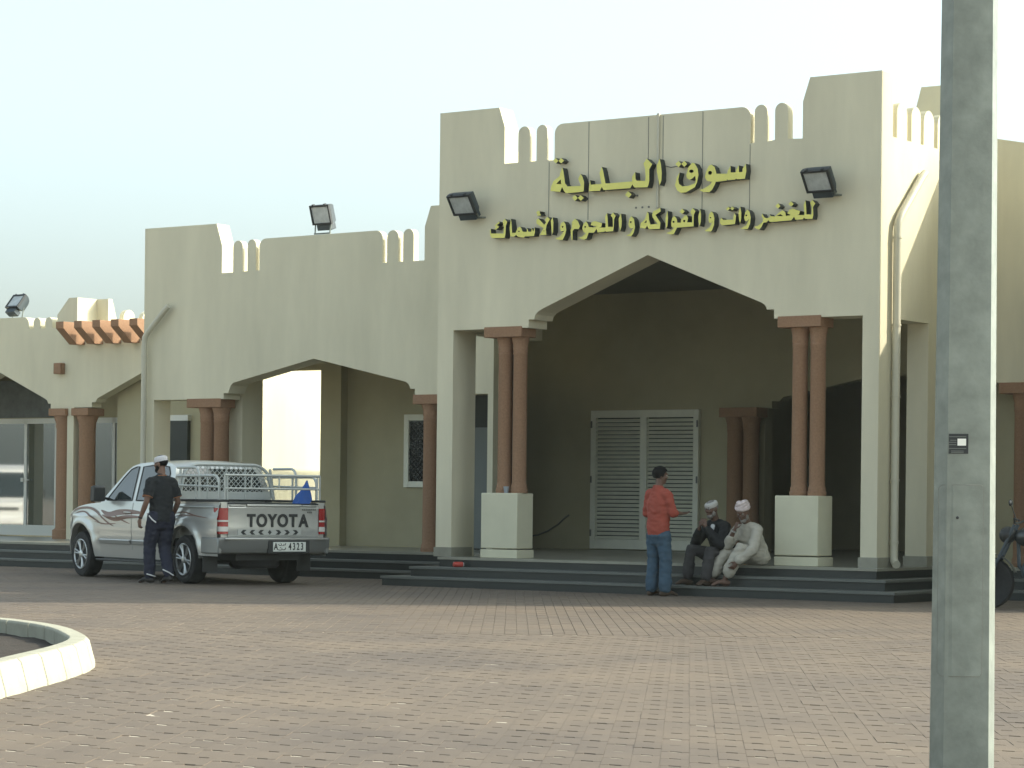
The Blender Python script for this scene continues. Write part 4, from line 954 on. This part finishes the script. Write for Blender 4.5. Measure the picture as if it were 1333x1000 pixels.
def foot(mb, an, toe, k=1.0, lift=0):
    an=Vv(an); toe=Vv(toe); d=toe-an; d.z=0; d.normalize(); up=Vector((0,0,1)); side=d.cross(up)
    mb.tube([an-d*.05*k+Vector((0,0,-.045*k)),an+Vector((0,0,-.04*k)),an.lerp(toe,.5)+Vector((0,0,.0)),toe],[(.032*k,.034*k),(.036*k,.042*k),(.043*k,.028*k),(.036*k,.016*k)],10,ref=side,round_caps=True)

def person(name_label, loc, rz, J, H, skin, head_f, shirt, trousers, hands, extra, k=1.0, feetgear=None):
    """J joints; body one continuous mesh, garments as children"""
    b=MB()
    X=Vector((1,0,0)); sx=(Vv(J['shR'])-Vv(J['shL'])).normalized()
    # torso and limbs
    limb(b,[J['pelvis'],J['waist'],J['chest'],J['neck0']],[(.145*k,.10*k),(.125*k,.09*k),(.15*k,.10*k),(.07*k,.06*k)],14,ref=sx)
    limb(b,[J['neck0'],J['neck1'],J['head']],[.058*k,.054*k,.055*k],12)
    for s in 'LR':
        limb(b,[Vv(J['neck0']).lerp(Vv(J['sh'+s]),.4),J['sh'+s]],[.045*k,.05*k])
        limb(b,[J['sh'+s],Vv(J['sh'+s]).lerp(Vv(J['el'+s]),.5),J['el'+s]],[.052*k,.046*k,.038*k])
        limb(b,[J['el'+s],Vv(J['el'+s]).lerp(Vv(J['wr'+s]),.35),J['wr'+s]],[.039*k,.039*k,.025*k])
        d,n_,side,curl=hands[s]; hand(b,J['wr'+s],d,n_,side,curl,k)
        limb(b,[J['hip'+s],Vv(J['hip'+s]).lerp(Vv(J['kn'+s]),.5),J['kn'+s]],[.085*k,.07*k,.052*k])
        limb(b,[J['kn'+s],Vv(J['kn'+s]).lerp(Vv(J['an'+s]),.35),J['an'+s]],[.050*k,.050*k,.034*k])
        foot(b,J['an'+s],J['toe'+s],k)
    F=frame(*head_f); head(b,J['head'],F,k)
    root=obj('person',blend(b,.0085,3,skin,'person'),None); tag(root,name_label,'person')
    root.location=loc; root.rotation_euler=(0,0,R(rz))
    eyes(root,J['head'],F,k)
    return root,F
from mathutils import noise as mnoise
def garment(parent,name,mb,m,voxel=.012,smooth=4,fold=None):
    me=blend(mb,voxel,smooth,m,name)
    f={'shirt':.010,'jacket':.010,'robe':.009,'trousers':.009}.get(name,0) if fold is None else fold
    if f:
        q=Vector((parent['label'].__len__()*.37,0,0))
        ds=[]
        for v in me.vertices:
            c=v.co; a=mnoise.noise(Vector((c.x*9,c.y*9,c.z*20))+q)+.6*mnoise.noise(Vector((c.x*22,c.y*22,c.z*34))+q)
            ds.append(v.co+v.normal*f*a)
        for v,n_ in zip(me.vertices,ds): v.co=n_
    return obj(name,me,parent)
def cap(parent,c,F,k,m,name='cap',h=.055,z0=.035,tilt=-8):
    mb=MB(); rows=[]; Rm=F@Matrix.Rotation(R(tilt),3,'X')
    for rr,z in ((1.03,z0-.012),(1.06,z0),(1.06,z0+.02),(1.02,z0+h*.75),(.86,z0+h),(.5,z0+h*1.12),(.05,z0+h*1.16)):
        rows.append([Vv(c)+Rm@(Vector((math.cos(q)*.077*rr,-.010+math.sin(q)*.095*rr,z))*k) for q in [2*math.pi*i/28 for i in range(29)]])
    mb.grid(rows); return mb.build(name,m,parent,smooth=60)
def hair(parent,c,F,k,m,low=-.055,name='hair',thick=.010):
    mb=MB(); rows=[]
    for a in range(-42,91,12):
        r=[]
        for i in range(29):
            q=2*math.pi*i/28; fr=max(0,math.sin(q))     # front of the head keeps a hairline
            t=max(R(a), R(28)*fr if fr>.3 else R(-42)+R(70)*fr)
            r.append(Vv(c)+F@(Vector((math.cos(q)*math.cos(t)*(.074+thick),-.008+math.sin(q)*math.cos(t)*(.092+thick),.03+math.sin(t)*(.085+thick)))*k))
        rows.append(r)
    mb.grid(rows); return mb.build(name,m,parent,smooth=60)
def beard(parent,c,F,k,m):
    mb=MB(); 
    def e(p,r): mb.ell(Vv(c)+F@(Vv(p)*k),tuple(x*k for x in r),F,14,8)
    e((0,.05,-.09),(.046,.048,.040)); e((.052,.02,-.058),(.018,.036,.042)); e((-.052,.02,-.058),(.018,.036,.042)); e((0,.088,-.042),(.026,.010,.006))
    return garment(parent,'beard',mb,m,.007,2)

# 1 - the man walking past the pickup (seen from behind, walking left)
J=dict(pelvis=(0,0,.95),waist=(0,.01,1.08),chest=(0,.02,1.28),neck0=(0,.0,1.45),neck1=(0,.015,1.52),head=(0,.035,1.645),
 shL=(-.165,0,1.395),elL=(-.24,-.05,1.12),wrL=(-.29,.05,.89), shR=(.165,.0,1.395),elR=(.235,-.02,1.12),wrR=(.22,.14,.92),
 hipL=(-.09,0,.92),knL=(-.12,.12,.52),anL=(-.13,.08,.10),toeL=(-.20,.24,.022),
 hipR=(.09,0,.92),knR=(.075,.06,.50),anR=(.05,-.17,.125),toeR=(.03,-.02,.024))
rz=30
PW=Vector((-4.80,34.72,0))
m1,F=person('man in black T-shirt, navy track trousers and white cap walking past the pickup',PW,rz,J,1.75,M['skin'],(34,-4,0),None,None,
 dict(L=((-.05,.15,-1),(1,.2,0.1),-1,28),R=((0,.35,-1),(-1,0,0),1,30)),None,1.0)
mb=MB(); limb(mb,[(0,0,.86),(0,.005,.95),(0,.01,1.08),(0,.02,1.28),(0,.0,1.40)],[(.178,.125),(.172,.125),(.168,.115),(.185,.12),(.12,.085)],18,ref=(1,0,0))
limb(mb,[(0,0,1.40),(0,.005,1.475)],[(.12,.08),(.068,.064)],14,ref=(1,0,0))
for s,sh,el in ((-1,J['shL'],J['elL']),(1,J['shR'],J['elR'])):
    limb(mb,[(s*.045,0,1.44),(s*.11,0,1.405),sh],[.055,.068,.066]); mb.tube([Vv(sh)+Vector((-s*.02,0,.01)),sh,Vv(sh).lerp(Vv(el),.75)],[.066,.069,.072],14)
garment(m1,'shirt',mb,M['blacktee'])
for s,sh,el in ((-1,J['shL'],J['elL']),(1,J['shR'],J['elR'])):
    a_,c_=Vv(sh).lerp(Vv(el),.73),Vv(sh).lerp(Vv(el),.76); MB().tube([a_,c_],[.0725,.0725],14).build('sleeve_trim',M['piping'],m1)
MB().tube([(.07*math.cos(q),.005+.066*math.sin(q),1.478+.008*math.sin(q)*-1) for q in [2*math.pi*i/20 for i in range(21)]],.006,6,caps=False).build('collar_trim',M['piping'],m1)
mb=MB(); limb(mb,[(0,0,.84),(0,0,.93),(0,0,1.0)],[(.165,.12),(.165,.12),(.15,.11)],16,ref=(1,0,0))
for s in 'LR':
    h_,kn,an=J['hip'+s],J['kn'+s],J['an'+s]
    limb(mb,[h_,Vv(h_).lerp(Vv(kn),.5),kn,Vv(kn).lerp(Vv(an),.5),Vv(kn).lerp(Vv(an),.93)],[.112,.105,.088,.085,.075],14)
tr=garment(m1,'trousers',mb,M['navy'])
for pts in ([(-.19,-.03,.93),(-.17,-.09,.88),(-.13,-.13,.84)],[(-.04,-.17,.20),(.03,-.23,.16),(.09,-.24,.12)],[(-.19,.04,.135),(-.13,.0,.115),(-.07,.02,.10)]):
    MB().tube(pts,.009,6).build('piping',M['whitecloth'],tr)
mb=MB(); foot(mb,(-.13,.08,.10),(-.20,.25,.022),1.12); garment(m1,'shoe',mb,M['leather'],.009,2)
mb=MB(); foot(mb,(.05,-.17,.125),(.03,-.01,.024),1.12); garment(m1,'shoe',mb,M['leather'],.009,2)
cap(m1,J['head'],F,1.0,M['whitecap'],h=.062); hair(m1,J['head'],F,1.0,M['hair'],thick=.005); beard(m1,J['head'],F,1.0,M['hair'])
MB().tube([(-.285,.042,.915),(-.29,.048,.895)],[.030,.030],12).build('wristband',M['leather'],m1)

# 2 - the man in the orange shirt
k=.93
def sc_(J,k): return {a:tuple(x*k for x in b) for a,b in J.items()}
J=sc_(dict(pelvis=(0,0,.95),waist=(0,.0,1.08),chest=(0,.0,1.28),neck0=(0,-.01,1.45),neck1=(0,.01,1.52),head=(0,.03,1.645),
 shL=(-.165,0,1.395),elL=(-.24,.02,1.13),wrL=(-.13,.23,1.12), shR=(.165,.0,1.395),elR=(.23,.04,1.14),wrR=(.21,.24,1.13),
 hipL=(-.09,0,.92),knL=(-.11,.03,.50),anL=(-.12,.0,.085),toeL=(-.15,.19,.02),
 hipR=(.09,0,.92),knR=(.11,.04,.50),anR=(.12,.02,.085),toeR=(.16,.21,.02)),k)
m2,F=person('standing man in orange shirt and blue jeans, seen from behind, one hand held out',Vector((1.86,32.18,0)),-48,J,1.6,M['skin2'],(-26,-6,0),None,None,
 dict(L=((.55,.8,.05),(0,0,1),1,25),R=((-.05,1,.02),(-.2,0,1),-1,14)),None,k)
mb=MB(); limb(mb,[(0,0,.87*k),(0,0,.96*k),(0,.005,1.10*k),(0,.0,1.28*k),(0,-.01,1.40*k)],[(.178*k,.135*k),(.18*k,.135*k),(.178*k,.13*k),(.188*k,.13*k),(.12*k,.09*k)],18,ref=(1,0,0))
for s,sh,el,wr in ((-1,J['shL'],J['elL'],J['wrL']),(1,J['shR'],J['elR'],J['wrR'])):
    limb(mb,[(s*.045*k,-.005,1.44*k),(s*.11*k,0,1.405*k),sh],[.056*k,.07*k,.068*k]); limb(mb,[sh,Vv(sh).lerp(Vv(el),.5),el],[.070*k,.068*k,.064*k]); mb.tube([el,Vv(el).lerp(Vv(wr),.38)],[.064*k,.056*k],14)
sh_=garment(m2,'shirt',mb,M['orange'])
rows=[]
for r_,z in ((.072,1.445),(.078,1.475),(.074,1.505),(.082,1.47),(.09,1.45)): rows.append([(r_*k*math.cos(q),(-.005+r_*.95*math.sin(q))*k,(z-.012*math.sin(q))*k) for q in [2*math.pi*i/20 for i in range(21)]])
MB().grid(rows).build('collar',M['orange'],sh_,smooth=60)
mb=MB(); limb(mb,[(0,0,.80*k),(0,0,.86*k),(0,0,.90*k)],[(.162*k,.125*k),(.162*k,.122*k),(.15*k,.11*k)],16,ref=(1,0,0))
for s in 'LR':
    h_,kn,an=Vv(J['hip'+s]),Vv(J['kn'+s]),Vv(J['an'+s])
    limb(mb,[h_.lerp(kn,.18),h_.lerp(kn,.5),kn,kn.lerp(an,.5),kn.lerp(an,.9)],[.106*k,.100*k,.088*k,.088*k,.092*k],14)
jn=garment(m2,'trousers',mb,M['jeans'])
for s in 'LR':
    mb=MB(); foot(mb,J['an'+s],J['toe'+s],1.1*k); garment(m2,'shoe',mb,M['sandal'],.009,2)
hair(m2,J['head'],F,k,M['hair'],thick=.020)

# 3, 4 - the two men sitting on the steps (origin: seat on the platform edge, faces along +y)
def sitting(J,label,loc,rz,skin,hf,hands,k): return person(label,loc,rz,J,1.7,skin,hf,None,None,hands,None,k)
k=.95
J=dict(pelvis=(0,-.06,.10),waist=(0,-.02,.22),chest=(0,.06,.40),neck0=(0,.11,.55),neck1=(0,.145,.61),head=(0,.19,.715),
 shL=(-.16,.10,.485),elL=(-.24,.27,.26),wrL=(-.05,.36,.49), shR=(.16,.10,.485),elR=(.24,.25,.25),wrR=(.04,.37,.47),
 hipL=(-.09,-.02,.10),knL=(-.16,.38,.17),anL=(-.15,.44,-.185),toeL=(-.17,.60,-.245),
 hipR=(.09,-.02,.10),knR=(.20,.36,.19),anR=(.22,.40,-.185),toeR=(.26,.55,-.245))
m3,F=sitting(J,'seated man in black jacket and pale cap holding his hands to his mouth',world(3.46,-.22,.40),180-35-14,M['skin2'],(-4,-10,0),
 dict(L=((.25,.05,1),(.5,-.5,0),1,45),R=((-.2,-.02,1),(-.5,-.5,0),-1,45)),k)
mb=MB(); limb(mb,[(0,-.07,.15),(0,-.06,.17),(0,-.01,.25),(0,.06,.40),(0,.10,.50)],[(.185,.145),(.19,.145),(.182,.135),(.185,.13),(.11,.09)],18,ref=(1,0,0))
for s,sh,el,wr in ((-1,J['shL'],J['elL'],J['wrL']),(1,J['shR'],J['elR'],J['wrR'])):
    limb(mb,[(s*.04,.11,.54),(s*.10,.105,.505),sh],[.055,.07,.07]); limb(mb,[sh,Vv(sh).lerp(Vv(el),.5),el],[.072,.069,.066]); limb(mb,[el,Vv(el).lerp(Vv(wr),.5),Vv(el).lerp(Vv(wr),.82)],[.070,.060,.050])
jk=garment(m3,'jacket',mb,M['jacket'])
MB().tube([(-.02,.19,.50),(-.015,.205,.42),(-.01,.20,.33)],[(.035,.02),(.03,.02),(.012,.02)],8,ref=(1,0,0),round_caps=True).build('white_shirt',M['whitecloth'],m3)
mb=MB(); limb(mb,[(0,-.06,.115),(0,-.02,.12)],[(.17,.12),(.17,.12)],14,ref=(1,0,0))
for s in 'LR':
    h_,kn,an=Vv(J['hip'+s]),Vv(J['kn'+s]),Vv(J['an'+s]); limb(mb,[h_,h_.lerp(kn,.5),kn,kn.lerp(an,.5),kn.lerp(an,.86)],[.100,.094,.082,.076,.074],14)
garment(m3,'trousers',mb,M['greytrous'])
for s in 'LR':
    mb=MB(); foot(mb,J['an'+s],J['toe'+s],1.1); garment(m3,'shoe',mb,M['sandal'],.009,2)
cap(m3,J['head'],F,k,M['greycap'],h=.05,z0=.042,tilt=-14); hair(m3,J['head'],F,k,M['greyhair'],thick=.003); beard(m3,J['head'],F,k,M['greyhair'])

J=dict(pelvis=(0,-.06,.10),waist=(.01,-.01,.22),chest=(.0,.09,.38),neck0=(-.02,.15,.52),neck1=(-.03,.19,.575),head=(-.04,.245,.675),
 shL=(-.17,.12,.455),elL=(-.24,.26,.21),wrL=(-.16,.46,.05), shR=(.145,.15,.455),elR=(.16,.33,.25),wrR=(-.02,.37,.46),
 hipL=(-.09,-.02,.10),knL=(-.13,.37,.22),anL=(.04,.48,-.175),toeL=(.10,.64,-.245),
 hipR=(.09,-.02,.10),knR=(.20,.34,.15),anR=(.30,.48,-.16),toeR=(.40,.60,-.235))
m4,F=sitting(J,'seated man in off white robe and wound turban leaning forward by the right pedestal',world(3.93,-.20,.40),180-35-16,M['skin2'],(18,-24,4),
 dict(L=((.3,.5,-.8),(.8,-.3,.2),-1,35),R=((-.35,-.1,1),(-.3,-.8,0),-1,55)),k)
mb=MB(); limb(mb,[(0,-.05,.15),(0,-.05,.17),(.01,0,.25),(0,.09,.38),(-.015,.14,.475)],[(.168,.13),(.17,.13),(.172,.135),(.185,.135),(.11,.095)],18,ref=(1,0,0))
for s,sh,el,wr,f in ((-1,J['shL'],J['elL'],J['wrL'],.90),(1,J['shR'],J['elR'],J['wrR'],.45)):
    limb(mb,[(s*.04-.015,.15,.51),(s*.10-.01,.13,.475),sh],[.055,.07,.07]); limb(mb,[sh,Vv(sh).lerp(Vv(el),.5),el],[.074,.073,.072]); limb(mb,[el,Vv(el).lerp(Vv(wr),f)],[.072,.058])
garment(m4,'robe',mb,M['robe'])
mb=MB(); limb(mb,[(0,-.08,.115),(0,-.02,.12)],[(.18,.13),(.18,.13)],14,ref=(1,0,0))
for s,f in (('L',.72),('R',.74)):
    h_,kn,an=Vv(J['hip'+s]),Vv(J['kn'+s]),Vv(J['an'+s]); limb(mb,[h_,h_.lerp(kn,.5),kn,kn.lerp(an,.4),kn.lerp(an,f)],[.102,.097,.086,.084,.092],14)
garment(m4,'trousers',mb,M['robe'])
for s in 'LR':
    mb=MB(); an=Vv(J['an'+s]); to=Vv(J['toe'+s]); d=(to-an); d.z=0; d.normalize()
    mb.tube([Vector((an.x,an.y,an.z-.078))-d*.05,Vector((an.x,an.y,an.z-.078)).lerp(to,.5)+Vector((0,0,-.02)),to+Vector((0,0,-.018))],[(.036,.008),(.046,.008),(.038,.008)],10,ref=d.cross(Vector((0,0,1))),round_caps=True)
    q=an.lerp(to,.6); sd_=d.cross(Vector((0,0,1))); mb.tube([q+sd_*.045-Vector((0,0,.02)),q+Vector((0,0,.034)),q-sd_*.045-Vector((0,0,.02))],.010,6,round_caps=True)
    garment(m4,'sandal',mb,M['sandal'],.006,1)
# turban: wound rolls of cloth
mb=MB()
for i in range(5):
    pts=[]
    for a in range(0,361,15):
        q=R(a); tl=.018*math.sin(q+i*1.3); rr=1.0-.10*abs(i-1.5)
        pts.append(Vv(J['head'])+F@(Vector((math.cos(q)*.085*rr,-.012+math.sin(q)*.103*rr,.045+i*.021+tl))*k))
    mb.tube(pts,.021*k,8,caps=False)
mb.ell(Vv(J['head'])+F@Vector((0,-.01,.085)),(.066,.08,.055),F); mb.ell(Vv(J['head'])+F@Vector((.01,.03,.150)),(.035,.04,.022),F)
garment(m4,'turban',mb,M['turban'],.007,1)
beard(m4,J['head'],F,k,M['greyhair'])
wq=Vv(J['wrR']); MB().tube([wq+Vector((.02,.0,-.035)),wq+Vector((.01,.0,-.015))],[.033,.033],12).build('wristwatch',M['silver'],m4)

# ------------------------------------------------------------------ motorcycle behind the lamp post
def motorcycle():
    p=Vector((5.53,29.35,0))
    t=thing('motorcycle','dark motorcycle parked behind the lamp post at the right edge','motorcycle',tuple(p),-28,local=False)
    # local x forward is towards the building's right; front wheel at the origin
    def wh(x):
        w_=MB(); o=[(.215,-.028),(.25,-.045),(.285,-.045),(.30,-.025),(.305,0),(.30,.025),(.285,.045),(.25,.045),(.215,.028)]
        w_.lathe(o,(x,0,.305),'y',32); wo=w_.build('wheel',M['tyre'],t,smooth=40)
        r=MB()
        r.lathe([(.21,-.02),(.222,-.028),(.222,.028),(.21,.02)],(x,0,.305),'y',32)
        for k_ in range(8):
            a=R(45*k_); r.tube([(x+.03*math.cos(a),0,.305+.03*math.sin(a)),(x+.215*math.cos(a),0,.305+.215*math.sin(a))],.008,5)
        r.lathe([(.05,-.05),(.05,.05)],(x,0,.305),'y',14); r.build('rim',M['galv'],wo,smooth=40)
    wh(0); wh(1.25)
    f=MB()
    for y in (.07,-.07): f.tube([(0,y,.305),(.32,y,.98)],.020,8)
    f.build('fork',M['lampbody'],t)
    fd=MB(); fd.grid([[(.34*math.cos(R(a))*1.0,y,.305+.335*math.sin(R(a))+.012*(1-(y/.06)**2)) for y in (-.06,-.03,0,.03,.06)] for a in range(20,150,10)]); fd.build('mudguard',mat('dark_blue_paint',(.015,.02,.022),.4,coat=.3),t,smooth=60)
    MB().ell((.22,0,.86),(.10,.10,.10)).build('headlight',M['trim'],t)
    h=MB(); h.tube([(.46,.36,1.03),(.38,.28,1.05),(.33,.1,1.0),(.33,-.1,1.0),(.38,-.28,1.05),(.46,-.36,1.03)],.013,8); h.build('handlebar',M['black'],t,smooth=60)
    for s in (1,-1):
        m=MB(); m.tube([(.40,s*.28,1.05),(.36,s*.34,1.20)],.006,6); m.ell((.36,s*.36,1.23),(.02,.06,.04)); m.build('mirror',M['black'],t)
    MB().ell((.55,0,.84),(.26,.13,.13)).build('fuel_tank',mat('dark_blue_tank',(.015,.02,.022),.35,coat=.3),t)
    s_=MB(); s_.tube([(.72,0,.80),(.95,0,.79),(1.25,0,.82),(1.42,0,.84)],[(.10,.05),(.13,.055),(.12,.05),(.07,.03)],12,ref=(0,1,0),round_caps=True); s_.build('seat',M['black'],t,smooth=60)
    e=MB(); e.ell((.58,0,.45),(.20,.15,.17)); e.tube([(.34,0,.92),(.36,0,.5),(.55,0,.30),(.85,0,.36),(1.0,0,.72)],.025,8); e.tube([(1.25,.10,.305),(.85,.09,.40)],.022,8); e.tube([(1.25,-.10,.305),(.85,-.09,.40)],.022,8)
    e.build('engine',M['lampbody'],t,smooth=50)
    MB().tube([(.5,-.16,.3),(.9,-.17,.28),(1.4,-.18,.36)],[.025,.035,.045],10).build('exhaust',M['rim'],t,smooth=50)
    MB().tube([(1.0,0,.80),(1.45,0,.72),(1.55,0,.55)],[(.07,.015),(.07,.012),(.06,.01)],8,ref=(0,1,0)).build('rear_mudguard',M['black'],t)
    st2=MB(); st2.tube([(.7,.08,.32),(.62,.30,.0)],.012,6); st2.build('side_stand',M['galv'],t)
motorcycle()

# ------------------------------------------------------------------ van parked far left, seen mirrored in the shop glass
def van():
    c=world(-31.8,-8.9); t=thing('parked_van','white van parked far left of the photo, mirrored in the shop glass','van',tuple(c),9,local=False)
    wp=mat('white_van_paint',(.70,.70,.66),.3,coat=.5)
    st_=[(2.35,.45,.80,.62),(2.33,.45,.98,.76),(2.1,.40,1.08,.83),(1.55,.36,1.86,.80),(1.3,.34,1.98,.80),(0,.34,2.02,.82),(-2.2,.34,1.98,.82),(-2.3,.40,1.90,.80)]
    rows=[]
    for x,z0,z1,w_ in st_:
        tw=w_*(.86 if z1>1.5 else .97)
        rows.append([(x,-w_*.96,z0),(x,-w_,z0+.25),(x,-w_,min(z1,1.05)),(x,-tw,z1-.08),(x,-tw*.9,z1),(x,tw*.9,z1),(x,tw,z1-.08),(x,w_,min(z1,1.05)),(x,w_,z0+.25),(x,w_*.96,z0)])
    b=MB(); b.grid(rows); b.f.append(tuple(range(10))); b.mi.append(0); n=len(rows)*10; b.f.append(tuple(n-10+i for i in range(10))[::-1]); b.mi.append(0)
    b.build('body',wp,t,smooth=25)
    MB().add([(2.10,-.72,1.12),(2.10,.72,1.12),(1.60,.66,1.80),(1.60,-.66,1.80)],[(0,1,2,3)]).build('windscreen',M['carglass'],t)
    for s in (1,-1):
        MB().box(2.33,2.37,min(s*.42,s*.72),max(s*.42,s*.72),.76,.92).build('headlight',M['clear'],t,bevel=.02)
        MB().add([(1.75,s*.835,1.12),(1.45,s*.80,1.72),(.8,s*.80,1.74),(.8,s*.835,1.12)],[(0,1,2,3)]).build('window',M['carglass'],t)
        MB().add([(.7,s*.835,1.12),(.7,s*.80,1.74),(-2.0,s*.80,1.72),(-2.0,s*.835,1.12)],[(0,1,2,3)]).build('window',M['carglass'],t)
        m=MB(); m.box(1.70,1.78,min(s*.90,s*1.06),max(s*.90,s*1.06),1.10,1.34); m.tube([(1.74,s*.82,1.18),(1.74,s*.92,1.2)],.02,6); m.build('wing_mirror',M['trim'],t)
        for x in (1.5,-1.4): MB().lathe([(.18,-.1),(.30,-.1),(.32,-.06),(.32,.06),(.30,.1),(.18,.1)],(x,s*.72,.32),'y',24).build('wheel',M['tyre'],t)
    MB().box(2.35,2.38,-.38,.38,.78,.86).build('grille',M['trim'],t)
    MB().box(2.30,2.44,-.80,.80,.40,.62).build('bumper',wp,t,bevel=.03)
    MB().box(2.44,2.45,-.26,.26,.46,.57).build('number_plate',M['whitecloth'],t)
van()
